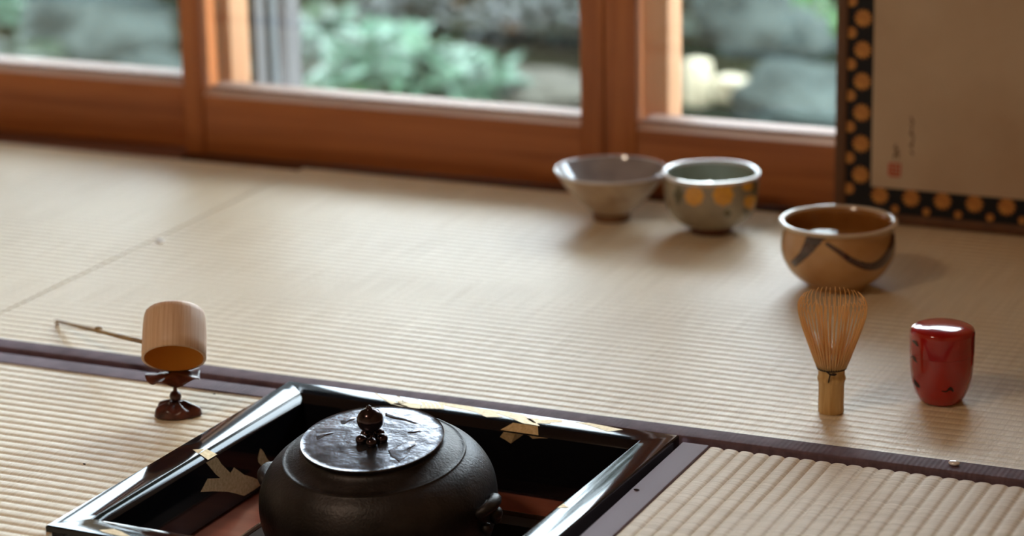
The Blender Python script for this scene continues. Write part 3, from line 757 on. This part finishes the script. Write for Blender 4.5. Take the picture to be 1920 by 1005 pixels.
# bowl 1 : conical flared
B1 = Vector((0.0640, 0.7120, ZT)); e1 = empty('tea_bowl', B1)
tag(e1, 'wide conical tea bowl with grey-lilac inside, leftmost of the three bowls by the glass doors', 'bowl', 'tea bowls by the glass doors')
o1 = smooth_prof([(0.0232, 0.0100), (0.0330, 0.0175), (0.0450, 0.0290), (0.0570, 0.0430), (0.0655, 0.0550), (0.0695, 0.0622)], 5)
lathe('foot_ring', [(0.0, 0.004), (0.017, 0.004), (0.0185, 0.0003), (0.0225, 0.0003), (0.0238, 0.006), (0.0232, 0.0110), (0.0, 0.0110)], M_b1f, e1, 56)
lathe('body', [(0.0, 0.0102)]+o1, M_b1o, e1, 80)
lathe('glazed_inside', [(0.0676, 0.0622)]+[(max(r-0.0034, 0), z+0.0024) for r, z in o1[::-1][1:]]+[(0.012, 0.0108), (0.0, 0.0104)], M_b1i, e1, 80)
lathe('rim', [(0.0700, 0.0612), (0.0706, 0.0632), (0.0696, 0.0644), (0.0674, 0.0642), (0.0658, 0.0622), (0.0680, 0.0610), (0.0700, 0.0618)], M_rim, e1, 80)
# bowl 2 : upright four-lobed, painted
B2 = Vector((0.1985, 0.7000, ZT)); e2 = empty('tea_bowl', B2)
tag(e2, 'upright tea bowl with yellow painted flowers, middle one of the three bowls', 'bowl', 'tea bowls by the glass doors')
o2 = smooth_prof([(0.0255, 0.0085), (0.0370, 0.0120), (0.0480, 0.0210), (0.0545, 0.0330), (0.0572, 0.0480), (0.0582, 0.0620), (0.0590, 0.0735)], 5)
def w2(p, a):
    k = 1+0.018*math.cos(4*a+0.8)*(p[2]/0.075); return (p[0]*k, p[1]*k, p[2])
lathe('foot_ring', [(0.0, 0.004), (0.019, 0.004), (0.0205, 0.0003), (0.0245, 0.0003), (0.0252, 0.006), (0.0258, 0.0100), (0.0, 0.0100)], M_b2f, e2, 56)
lathe('body', [(0.0, 0.0088)]+o2, M_b2o, e2, 80, w2)
lathe('glazed_inside', [(0.0562, 0.0735)]+[(max(r-0.0036, 0), z+0.0022) for r, z in o2[::-1][1:]]+[(0.014, 0.0098), (0.0, 0.0094)], M_b2i, e2, 80, w2)
lathe('rim', [(0.0592, 0.0715), (0.0602, 0.0740), (0.0594, 0.0756), (0.0572, 0.0758), (0.0548, 0.0744), (0.0544, 0.0715), (0.0572, 0.0710), (0.0592, 0.0715)], M_rim, e2, 80, w2)
P2 = Pot(B2, [(0.0232, 0.0)]+o2, lambda q: 1+0.018*math.cos(4*math.atan2(q.y, q.x)+0.8)*(q.z/0.075))
def C6(x, y): return (1020+x/4.364, 260+y/4.364)
for (x, y, rx, ry) in ((1230, 470, 78, 78), (1465, 460, 84, 90), (1665, 385, 45, 42), (1690, 520, 58, 55)):
    u, v = C6(x, y); P2.blob('painted_flower', u, v, rx/4.364, ry/4.364, M_yel, e2, 8, 0.08)
for (x, y, rx, ry) in ((1345, 375, 42, 26), (1540, 375, 30, 20)):
    u, v = C6(x, y); P2.blob('painted_leaf', u, v, rx/4.364, ry/4.364, M_yel, e2, 5, 0.2)
for (x, y, rx, ry) in ((1735, 410, 36, 55), (1100, 460, 34, 70), (1500, 610, 30, 26), (1655, 590, 26, 34)):
    u, v = C6(x, y); P2.blob('painted_leaf', u, v, rx/4.364, ry/4.364, M_olv, e2, 4, 0.18, 0.0003)
# bowl 3 : honey glaze with dark brush strokes
B3 = Vector((0.4105, 0.5330, ZT)); e3 = empty('tea_bowl', B3)
tag(e3, 'honey coloured round tea bowl with dark brown brush strokes, rightmost of the three bowls', 'bowl', 'tea bowls by the glass doors')
o3 = smooth_prof([(0.0345, 0.0040), (0.0430, 0.0090), (0.0545, 0.0200), (0.0620, 0.0340), (0.0643, 0.0470), (0.0628, 0.0600), (0.0618, 0.0680), (0.0640, 0.0735)], 5)
lathe('foot_ring', [(0.0, 0.003), (0.028, 0.003), (0.0295, 0.0003), (0.0335, 0.0003), (0.0345, 0.003), (0.0350, 0.0060), (0.0, 0.0060)], M_b3o, e3, 56)
lathe('body', [(0.0, 0.0045)]+o3, M_b3o, e3, 88)
lathe('glazed_inside', [(0.0618, 0.0742)]+[(max(r-0.0040, 0), z+0.0024) for r, z in o3[::-1][1:]]+[(0.018, 0.0066), (0.0, 0.0060)], M_b3i, e3, 88)
lathe('rim', [(0.0640, 0.0725), (0.0660, 0.0745), (0.0664, 0.0760), (0.0650, 0.0775), (0.0622, 0.0774), (0.0596, 0.0758), (0.0592, 0.0735), (0.0640, 0.0725)], M_b3r, e3, 88)
P3 = Pot(B3, [(0.0345, 0.0)]+o3)
def C7(x, y): return (1440+x/4.186, 340+y/4.186)
P3.stroke('brush_stroke', [C7(*p) for p in ((545,405),(440,415),(370,445),(320,520),(265,590),(195,655))], [w/4.186 for w in (40, 80, 130, 96, 66, 56)], M_brush, e3)
P3.stroke('brush_stroke', [C7(*p) for p in ((455,485),(560,555),(660,625),(780,668),(870,650),(940,580),(980,480),(990,370))], [w/4.186 for w in (28, 42, 52, 60, 66, 62, 50, 36)], M_brush, e3)

# ------------------------------------------------------------------ whisk
WB = onz(1558, 772, ZT); WB.z = ZT
wk = empty('tea_whisk', WB); tag(wk, 'bamboo tea whisk standing upright with flared tines and dark thread', 'whisk')
lathe('handle', [(0.0, 0.004), (0.0105, 0.004), (0.0108, 0.0006), (0.0120, 0.0003), (0.0124, 0.0010), (0.0123, 0.020), (0.0124, 0.0300), (0.0134, 0.0330), (0.0138, 0.0350), (0.0133, 0.0372), (0.0128, 0.0385), (0.0128, 0.0440), (0.0135, 0.0470), (0.0, 0.0470)], M_whisk, wk, 40)
def wrad(t):
    # t 0..1 along tine from thread to tip, returns (r, z)
    pts = [(0.0136, 0.0465), (0.0178, 0.0570), (0.0232, 0.0720), (0.0292, 0.0880), (0.0328, 0.1010), (0.0334, 0.1090), (0.0308, 0.1150), (0.0268, 0.1190)]
    f = t*(len(pts)-1); i = min(int(f), len(pts)-2); f -= i; return (pts[i][0]*(1-f)+pts[i+1][0]*f, pts[i][1]*(1-f)+pts[i+1][1]*f)
V, F = [], []
NT = 42
for k in range(NT):
    a = 2*math.pi*k/NT + random.uniform(-.012, .012); ja = random.uniform(-.03, .03); pts, rad = [], []
    tt = random.uniform(.93, 1.0); rs_ = random.uniform(.97, 1.02)
    for i in range(13):
        t = i/12*tt; r_, z = wrad(t); aa = a+ja*t*t
        if t > 0.25: r_ *= 1+(rs_-1)*(t-.25)
        pts.append((r_*math.cos(aa), r_*math.sin(aa), z)); w = max(0.00040, 0.00095*(1-t*1.3)+0.00036) ; rad.append(w)
    tube_data(pts, rad, 5, V, F)
o = me_obj('outer_tines', V, F, M_tine, wk, True, 180); tag(o, kind='stuff')
V, F = [], []
for k in range(20):
    a = 2*math.pi*k/20; pts, rad = [], []
    for i in range(8):
        t = i/7; r_ = 0.0085+0.0075*t+random.uniform(-.0006, .0006); z = 0.0465+0.066*t
        pts.append((r_*math.cos(a+.25*t), r_*math.sin(a+.25*t), z)); rad.append(0.00085-0.0004*t)
    tube_data(pts, rad, 5, V, F)
o = me_obj('inner_tines', V, F, M_tine, wk, True, 180); tag(o, kind='stuff')
# lower, unsplit part of the tines
lathe('tine_root', [(0.0, 0.0465), (0.0132, 0.0466), (0.0152, 0.0530), (0.0168, 0.0580), (0.0150, 0.0575), (0.0, 0.0540)], M_tine, wk, 48)
V, F = [], []
for dz in (0, 0.0011, 0.0022):
    tube_data([(0.0141*math.cos(a), 0.0141*math.sin(a), 0.0455+dz) for a in [2*math.pi*i/32 for i in range(33)]], 0.00065, 6, V, F)
fx = (CAM-WB); fx.z = 0; fx.normalize(); sx = Vector((-fx.y, fx.x, 0))
def fp(s, out, z): p = fx*out+sx*s; return (p.x, p.y, z)
tube_data([fp(-.004, .0142, .0455), fp(-.0015, .0162, .0435), fp(0.003, .0150, .0425), fp(.0045, .0145, .0430), fp(.001, .0160, .0440)], 0.0009, 6, V, F)
tube_data([fp(-.001, .0155, .0440), fp(-.0022, .0150, .039), fp(-.0028, .0146, .0345)], 0.0007, 6, V, F)
me_obj('thread', V, F, M_thread, wk, True, 180)

# ------------------------------------------------------------------ red lacquer tea caddy
NB = Vector((0.6225, 0.1905, ZT)); nc = empty('tea_caddy', NB); tag(nc, 'glossy red lacquered tea caddy with domed lid, standing right of the whisk', 'tea caddy')
on_ = smooth_prof([(0.0185, 0.0005), (0.0212, 0.0030), (0.0252, 0.0100), (0.0287, 0.0210), (0.0307, 0.0340), (0.0313, 0.0470), (0.0315, 0.0501)], 5)
lathe('body', [(0.0, 0.0003)]+on_+[(0.0, 0.0500)], M_red, nc, 72)
lathe('lid', [(0.0, 0.0502), (0.0314, 0.0502), (0.0316, 0.0503), (0.0317, 0.0600), (0.0317, 0.0700), (0.0316, 0.0722), (0.0309, 0.0732)]+[(0.0309*math.cos(t), 0.0732+0.0070*math.sin(t)) for t in [math.radians(5+8.5*i) for i in range(10)]]+[(0, 0.0802)], M_red, nc, 72)
PN = Pot(NB, [(0.0185, 0.0)]+on_+[(0.0318, 0.0502), (0.0318, 0.0735)])
def C8(x, y): return (1680+x/4.788, 570+y/4.788)
for pts, ws in ((((150,330),(175,345),(200,380)), (8,30,6)), (((150,460),(165,490),(190,525)), (6,24,5)), (((165,680),(185,720),(215,750)), (8,34,10)), (((410,780),(450,785),(480,765)), (8,14,8)), (((460,775),(490,760),(515,785)), (10,36,8)), (((130,480),(150,470),(175,480)), (5,14,4))):
    PN.stroke('painted_leaf', [C8(*p) for p in pts], [w/4.788 for w in ws], M_leafd, nc, 0.0003, 4)

# ------------------------------------------------------------------ dark jar cut by the right edge
JB = onz(1917.5, 640, ZT); JB = Vector((0.6784, 0.3018, ZT))+_r0*0.0475
jr = empty('black_jar', JB); tag(jr, 'black lacquered jar almost wholly cut off by the right edge, behind the red caddy', 'jar')
lathe('body', smooth_prof([(0.0, 0.0004), (0.036, 0.0004), (0.0420, 0.0040), (0.0452, 0.0150), (0.0462, 0.0300), (0.0458, 0.0500), (0.0450, 0.0560)], 4)+[(0.0, 0.0560)], M_jar, jr, 56)
lathe('lid', [(0.0, 0.0562), (0.0452, 0.0562), (0.0454, 0.0640), (0.0440, 0.0672), (0.0330, 0.0710), (0.0, 0.0730)], M_jar, jr, 56)

# beads and crumbs
bd = ball('glass_bead', (0, 0, 0), 0.0042, M_white, sc=(1.3, 1, .6)); bd.location = onz(1789, 870, ZT+.0022); bd.location.z = ZT+.0032
tag(bd, 'tiny shiny white bead on the dark mat border at lower right', 'bead')
bd2 = ball('glass_bead', (0, 0, 0), 0.0038, M_white, sc=(1.2, 1, .5)); p = onz(300, 454, ZT); bd2.location = (p.x, p.y, ZT+.0017)
tag(bd2, 'tiny pale disc lying alone on the open straw mat at left', 'bead')
def crumb(u, v, r_, lab, dz=0.0018):
    V, F = ball_data((0, 0, 0), r_, [], [], 8, 5, (1.6, .8, .6)); V = [(x*(1+.3*random.random()), y, z) for x, y, z in V]
    o = me_obj('crumb', V, F, M_crumb, None, True, 180); p = onz(u, v, ZT); o.location = (p.x, p.y, ZT+dz); tag(o, lab, 'crumb')
crumb(1193.5, 921.5, 0.0015, 'dark crumb on the mauve mat border beside the hearth frame')
crumb(158, 871, 0.0010, 'dark speck on the ribbed mat left of the hearth frame', 0.0006)
crumb(402, 739, 0.0008, 'dark speck on the ribbed mat behind the hearth corner, right of the ladle', 0.0005)

# ------------------------------------------------------------------ paper screen with brocade border
SY = 0.806
sx0 = ony(1566.5, 200, SY).x; SW = 0.80; SH = 0.42
sc_ = empty('paper_screen', (sx0+SW/2, SY, ZT)); tag(sc_, 'standing paper screen with dark gold-flowered brocade border and brown wooden frame', 'screen')
X0 = -SW/2; FW = 0.0135
box('frame_upright', X0, X0+FW, -0.0, 0.016, 0.0, SH, M_frame, sc_, .001); box('frame_upright', -X0-FW, -X0, -0.0, 0.016, 0.0, SH, M_frame, sc_, .001)
box('frame_rail', X0+FW, -X0-FW, -0.0, 0.016, 0.0, 0.0125, M_frame, sc_, .001); box('frame_rail', X0+FW, -X0-FW, -0.0, 0.016, SH-.0125, SH, M_frame, sc_, .001)
box('backing_board', X0+FW, -X0-FW, 0.0065, 0.012, 0.0125, SH-.0125, M_paper, sc_)
BZ0, BW = 0.0125, 0.0325
bz1 = 0.0445
bm = bmesh.new()
box_bm(bm, X0+FW, X0+FW+BW, 0.0035, 0.0063, BZ0, SH-.0126); box_bm(bm, -X0-FW-BW, -X0-FW, 0.0035, 0.0063, BZ0, SH-.0126)
box_bm(bm, X0+FW+BW, -X0-FW-BW, 0.0035, 0.0063, BZ0, bz1); box_bm(bm, X0+FW+BW, -X0-FW-BW, 0.0035, 0.0063, SH-bz1, SH-.0126)
br = bm_obj('brocade_border', bm, M_broc, sc_)
box('paper_panel', X0+FW+BW-.0002, -X0-FW-BW, 0.0022, 0.0062, bz1, SH-bz1, M_paper, sc_)
# woven flowers : shared mesh
def flower_mesh(r_, n=12):
    V = [(0, 0, 0)]; F = []
    for k in range(n*4):
        a = 2*math.pi*k/(n*4); rr = r_*(0.86+0.14*math.cos(n*a)); V.append((rr*math.cos(a), 0, rr*math.sin(a)))
    for k in range(n*4): F.append((0, 1+k, 1+(k+1) % (n*4)))
    me = bpy.data.meshes.new('brocade_flower'); me.from_pydata(V, [], F); me.materials.append(M_bflow); return me
fb, fs, fs2 = flower_mesh(0.0118), flower_mesh(0.0080), flower_mesh(0.0056)
def flower(x, z, me):
    o = bpy.data.objects.new('brocade_flower', me); COL.objects.link(o); o.parent = br; o.location = (x, 0.0033, z)
base_x = sc_.location.x
zf = ony(1616, 35, SY).z-ZT; dzf = (ony(1616, 35, SY).z-ony(1616, 329, SY).z)/5
xb_ = ony(1615, 150, SY).x-base_x; xs_ = ony(1593, 150, SY).x-base_x
k = -20
for k in range(-16, 8):
    z = zf-k*dzf
    if 0.05 < z < SH-0.05:
        flower(xb_, z, fb)
    z2 = zf-(k+.48)*dzf
    if 0.02 < z2 < SH-0.03: flower(xs_, z2, fs)
xf = ony(1648, 366, SY); dxf = (ony(1886, 386, SY).x-xf.x)/4; zb_ = ony(1765, 378, SY).z-ZT
for k in range(19):
    x = xf.x+k*dxf-base_x
    if x < -X0-0.06: flower(x, zb_, fb)
    x += dxf/2
    if x < -X0-0.04: flower(x, 0.0185, fs2)
# signature strokes and seal: thin brush marks on the paper
def mark(name, pts, ws, mat):
    V, F = [], []
    P = [ony(u, v, SY+.0021) for u, v in pts]
    for i, p in enumerate(P):
        t = (P[min(i+1, len(P)-1)]-P[max(i-1, 0)]); n = Vector((-t.z, 0, t.x)).normalized(); w = ws[i] if isinstance(ws, (list, tuple)) else ws
        for s in (-1, 1):
            q = p+n*w*s; V.append((q.x-base_x, 0.00195, q.z-ZT))
    for i in range(len(P)-1): F.append((2*i, 2*i+1, 2*i+3, 2*i+2))
    return V, F
def marks(name, L, mat):
    V, F = [], []
    for pts, w in L:
        v, f = mark(name, pts, w, mat); b = len(V); V += v; F += [tuple(i+b for i in q) for q in f]
    return me_obj(name, V, F, mat, sc_)
marks('signature', [([(1707,219),(1711,226),(1713,232)], .0011), ([(1706,231),(1712,236)], .0009), ([(1710,238),(1709,248),(1712,254)], .0010), ([(1705,250),(1714,256)], .0010), ([(1713,258),(1711,268),(1709,276)], .0011), ([(1705,270),(1712,279)], .0009), ([(1707,283),(1713,290)], .0013)], M_ink)
marks('signature', [([(1681,270),(1677,278)], .0010), ([(1675,277),(1686,281)], .0009), ([(1682,281),(1678,290),(1676,298)], .0010), ([(1676,288),(1686,291)], .0008), ([(1685,284),(1684,297)], .0008)], M_ink)
marks('seal', [([(1667,306),(1689,308)], .0008), ([(1668,305),(1667,329)], .0011), ([(1688,306),(1687,331)], .0010), ([(1667,329),(1688,331)], .0010), ([(1673,307),(1673,329)], .0009), ([(1680,308),(1679,330)], .0009), ([(1669,314),(1687,316)], .0009), ([(1669,322),(1687,324)], .0010)], M_seal)

# ------------------------------------------------------------------ glowing lamp body added around the unseen fill light
cl = empty('added_fill_lamp', (-0.4, -1.7, 2.05)); tag(cl, 'round paper lamp added over the mats for warm fill, out of view', 'lamp')
M_shade, _, bb = mk('fill_lamp_paper', srgb(250, 235, 205), 0.8); bb.inputs['Emission Color'].default_value = (1, .85, .65, 1); bb.inputs['Emission Strength'].default_value = 1.5
lathe('shade', [(0.0, 0.0), (0.20, 0.0), (0.25, 0.04), (0.26, 0.10), (0.22, 0.15), (0.05, 0.17), (0.0, 0.17)], M_shade, cl, 40)
lathe('ceiling_mount', [(0.0, 0.17), (0.05, 0.17), (0.05, 0.2995), (0.0, 0.2995)], M_wz, cl, 24)

# ------------------------------------------------------------------ garden
GZ = -0.45
bm = bmesh.new(); bmesh.ops.create_grid(bm, x_segments=70, y_segments=60, size=1)
for v in bm.verts:
    x = v.co.x*9-3; y = 1.2+(v.co.y+1)*6.0; v.co = Vector((x, y, GZ+0.05*noise.noise(Vector((x*.9, y*.9, 0)))+0.02*noise.noise(Vector((x*4, y*4, 2)))+max(0, (y-6.5))*0.16))
gr = bm_obj('garden_ground', bm, M_soil, None, True, 180); tag(gr, kind='structure')
def g_at(u, v, z=GZ):
    return onz(u, v, z)
def stone(u, v, w, h, mat, lab, seed, grp='garden stones outside the glass doors'):
    p = g_at(u, v); bm = bmesh.new(); bmesh.ops.create_icosphere(bm, subdivisions=4, radius=1)
    for q in bm.verts:
        n = noise.noise(q.co*1.3+Vector((seed*7, 0, 0)))*0.35+noise.noise(q.co*3.1+Vector((seed, 5, 0)))*0.12
        q.co *= 1+n; q.co.x *= w/2; q.co.y *= w/2.4; q.co.z = q.co.z*h*0.62+h*0.25
    o = bm_obj('garden_stone', bm, mat, None, True, 180); o.location = (p.x, p.y, GZ); tag(o, lab, 'stone', grp); return o
stone(185, 85, 0.42, 0.20, M_rock, 'large wet blue-grey stone outside the left door', 1)
stone(290, 165, 0.22, 0.10, M_rock, 'low blue-grey stone at the foot of the left pane', 2)
stone(20, 20, 0.3, 0.18, M_rock, 'dark grey stone at the far left edge outside', 3)
stone(1010, 180, 0.36, 0.06, M_rock2, 'flat pale stone low in the right corner of the middle pane', 4)
stone(1500, 215, 0.30, 0.13, M_rock, 'broad grey stone low outside the right pane', 5)
stone(1430, 90, 0.34, 0.22, M_rock, 'grey boulder standing behind the pale wooden block', 6)
stone(640, 165, 0.30, 0.10, M_rock2, 'small brown-grey stone under the ferns', 7)
def leaf_quad(V, F, c, dirv, up, L, W):
    d = dirv.normalized(); s = d.cross(up).normalized(); n = s.cross(d)
    b = len(V)
    for p in (c, c+d*L*.45+s*W*.5+n*L*.05, c+d*L, c+d*L*.45-s*W*.5+n*L*.05): V.append(tuple(p))
    F.append((b, b+1, b+2)); F.append((b, b+2, b+3))
def fern(u, v, size, mat, lab, n=9, seed=1, lean=None):
    rnd = random.Random(seed); p = g_at(u, v); e = empty('garden_fern', (p.x, p.y, GZ)); V, F = [], []; VS, FS = [], []
    for k in range(n):
        a = 2*math.pi*k/n+rnd.uniform(-.3, .3); d = Vector((math.cos(a), math.sin(a), 0)); L = size*rnd.uniform(.75, 1.1)
        pts = []
        for i in range(15):
            t = i/14; q = d*L*t*0.9+Vector((0, 0, L*(0.75*t-0.72*t*t))); pts.append(q)
            if i > 1:
                side = d.cross(Vector((0, 0, 1))); w = L*0.30*math.sin(math.pi*min(1, t*0.9+.12))
                for s in (-1, 1): leaf_quad(V, F, q, side*s+d*.35, Vector((0, 0, 1)), w, L*0.075)
        tube_data([tuple(q) for q in pts], size*0.008, 4, VS, FS)
    o = me_obj('fronds', V, F, mat, e); tag(o, kind='stuff'); o2 = me_obj('stems', VS, FS, M_leaf, e)
    tag(o2, kind='stuff'); tag(e, lab, 'fern', 'ferns in the garden'); return e
fern(640, 85, 0.30, M_fern, 'blue-green fern at the upper left of the middle pane', 10, 3)
fern(600, 150, 0.26, M_fern, 'blue-green fern at the lower left of the middle pane', 9, 4)
fern(735, 190, 0.30, M_lime, 'pale green fern low in the centre of the middle pane', 11, 5)
fern(860, 185, 0.24, M_fern, 'bushy green fern right of centre in the middle pane', 10, 6)
fern(1060, 45, 0.22, M_fern, 'small fern at the upper right of the middle pane', 9, 8)
fern(1320, 70, 0.22, M_leaf, 'dull green fern at the upper left of the right pane', 9, 9)
fern(70, 45, 0.26, M_fern, 'green fern behind the stones in the left pane', 9, 10)
fern(30, 120, 0.20, M_leaf, 'small green fern at the left edge of the left pane', 9, 11)
def bush(u, v, r_, h, mat, lab, seed, n=900, ls=0.05, z=GZ, name='garden_bush', cat='bush', grp='bushes in the garden', pos=None, trunk=True):
    rnd = random.Random(seed); p = Vector(pos) if pos else g_at(u, v); e = empty(name, (p.x, p.y, z)); V, F = [], []
    for k in range(n):
        a = rnd.uniform(0, 2*math.pi); ph = math.acos(rnd.uniform(-.4, 1)); q = Vector((math.cos(a)*math.sin(ph)*r_, math.sin(a)*math.sin(ph)*r_, h*.5+math.cos(ph)*h*.5))
        q *= rnd.uniform(.72, 1.02); leaf_quad(V, F, q, Vector((rnd.uniform(-1, 1), rnd.uniform(-1, 1), rnd.uniform(-.6, .5))), Vector((rnd.uniform(-.3, .3), rnd.uniform(-.3, .3), 1)), ls*rnd.uniform(.7, 1.3), ls*.55)
    o = me_obj('foliage', V, F, mat, e); tag(o, kind='stuff')
    if trunk: tube('stem', [(0, 0, 0), (0.01, 0, h*.4), (0, 0.01, h*.8)], [r_*.06, r_*.05, r_*.02], M_bark, e, 8)
    tag(e, lab, cat, grp); return e
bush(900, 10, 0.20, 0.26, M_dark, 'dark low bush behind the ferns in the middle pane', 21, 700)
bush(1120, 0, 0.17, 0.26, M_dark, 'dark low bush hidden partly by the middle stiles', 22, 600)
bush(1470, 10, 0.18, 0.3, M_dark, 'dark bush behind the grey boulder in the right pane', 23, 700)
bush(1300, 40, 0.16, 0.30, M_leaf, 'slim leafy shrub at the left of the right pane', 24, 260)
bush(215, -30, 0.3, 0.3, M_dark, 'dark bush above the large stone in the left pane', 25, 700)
bush(740, 200, 0.13, 0.16, M_fern, 'broad-leaved pale green plant low in the centre of the middle pane', 31, 150, 0.09, GZ, 'hosta', 'plant', 'broad-leaved plants in the garden', None, False)
bush(862, 205, 0.11, 0.13, M_fern, 'broad-leaved pale green plant at the right of the fern group', 32, 130, 0.08, GZ, 'hosta', 'plant', 'broad-leaved plants in the garden', None, False)
bush(600, 150, 0.12, 0.15, M_leaf, 'darker broad-leaved plant beside the grey outer post', 33, 130, 0.09, GZ, 'hosta', 'plant', 'broad-leaved plants in the garden', None, False)
bush(90, 40, 0.16, 0.14, M_fern, 'green leafy plant at the top left of the left pane', 34, 150, 0.08, GZ, 'hosta', 'plant', 'broad-leaved plants in the garden', None, False)
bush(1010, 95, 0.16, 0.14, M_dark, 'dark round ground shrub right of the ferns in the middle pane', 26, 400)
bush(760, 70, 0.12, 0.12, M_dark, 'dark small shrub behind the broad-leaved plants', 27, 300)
# bright leafy twig hanging into the upper right pane
p = ony(1535, 30, 2.6); e = empty('leafy_branch', (p.x, p.y, p.z)); tag(e, 'bright green leafy twig at the top right of the right pane', 'branch')
V, F = [], []; rnd = random.Random(5)
tw = [Vector((-.10, 0, .10)), Vector((-.04, 0, .05)), Vector((.02, 0, .0)), Vector((.07, 0, -.04))]
for k in range(46):
    t = rnd.random()*2.999; i = int(t); q = tw[i].lerp(tw[i+1], t-i)
    leaf_quad(V, F, q, Vector((rnd.uniform(-.2, 1), rnd.uniform(-.6, .6), rnd.uniform(-.9, .3))), Vector((0, -.6, 1)), .045, .018)
o = me_obj('leaves', V, F, M_lime, e); tag(o, kind='stuff'); tube('twig', [(-1.2, .3, 1.0)]+[tuple(q) for q in tw], [.008, .003, .003, .002, .001], M_bark, e, 6)
# autumn leaves on the ground
for k, (u, v) in enumerate(((843, 55), (708, 30), (1250, 45), (1370, 85), (960, 110), (1340, 50))):
    V, F = [], []; pts = [Vector((math.cos(a)*(.035 if i % 2 else .018), math.sin(a)*(.035 if i % 2 else .018), .01*(i % 3))) for i, a in enumerate([2*math.pi*j/10 for j in range(10)])]
    o = me_obj('fallen_leaf', [(0, 0, .004)]+[tuple(q) for q in pts], [(0, 1+i, 1+(i+1) % 10) for i in range(10)], M_orange); p = g_at(u, v); o.location = (p.x, p.y, GZ+.07); o.rotation_euler = (-.5, .2, k)
    tag(o, 'small yellow-orange fallen leaf, %s' % ('in the centre of the middle pane', 'at the upper left of the middle pane', 'behind the right stile', 'upper left in the right pane', 'lower right in the middle pane', 'top of the right pane')[k], 'leaf', 'fallen leaves in the garden')
# pale wooden block and post (right pane)
p0 = g_at(1308, 196); bk = box('wooden_post', -.024, .024, -.022, .022, 0, .10, M_cream, None, .003); bk.location = (p0.x, p0.y, GZ+.0); bk.rotation_euler = (0, 0, -YAW*-1)
tag(bk, 'short pale wooden post just outside the left side of the right pane', 'post')
p1 = g_at(1388, 190); bk = empty('wooden_bench_block', (p1.x, p1.y, GZ), (0, 0, -.42))
box('top_plank', -.062, .062, -.03, .03, .030, .050, M_cream, bk, .003); box('side_plank', -.058, .058, -.026, .026, .0, .0295, M_cream, bk, .003)
tag(bk, 'low pale wooden block beside the short post outside', 'block')
# hedge closing the garden, out of view; height shaped to block low sky
rnd = random.Random(9)
HL = ['leftmost', 'second from the left', 'third from the left', 'middle', 'third from the right', 'second from the right', 'rightmost']
for k in range(7):
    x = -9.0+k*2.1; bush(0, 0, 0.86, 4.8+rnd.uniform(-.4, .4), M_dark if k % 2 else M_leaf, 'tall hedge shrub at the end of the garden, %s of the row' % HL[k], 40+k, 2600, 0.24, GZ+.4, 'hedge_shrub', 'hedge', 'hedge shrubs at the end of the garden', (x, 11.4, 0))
TL = ['leftmost', 'second from the left', 'middle', 'second from the right', 'rightmost']
for k in range(5):  # unseen crowns added overhead to keep skylight off the garden ground
    x = -9.0+k*3.3; ty = 5.6; tz = 7.0
    e = empty('shade_canopy_tree', (x, ty+2.9, GZ+.2)); V, F = [], []
    for j in range(4200):
        q = Vector((rnd.gauss(0, 1), rnd.gauss(0, 1), rnd.gauss(0, 1))).normalized()*rnd.uniform(.3, 1.0)
        q = Vector((q.x*1.42, q.y*3.6-2.9, q.z*.8+tz)); leaf_quad(V, F, q, Vector((rnd.uniform(-1, 1), rnd.uniform(-1, 1), rnd.uniform(-.3, .3))), Vector((rnd.uniform(-.3, .3), rnd.uniform(-.3, .3), 1)), rnd.uniform(.3, .45), .26)
    o = me_obj('crown', V, F, M_leaf, e); tag(o, kind='stuff')
    tube('trunk', [(0, 0, -.2), (.08, .05, tz*.35), (-.02, -.2, tz*.7), (0, -1.2, tz)], [.15, .13, .10, .05], M_bark, e, 12)
    tag(e, 'tall canopy tree added out of view to shade the garden, %s of the row' % TL[k], 'tree', 'canopy trees added for shade')
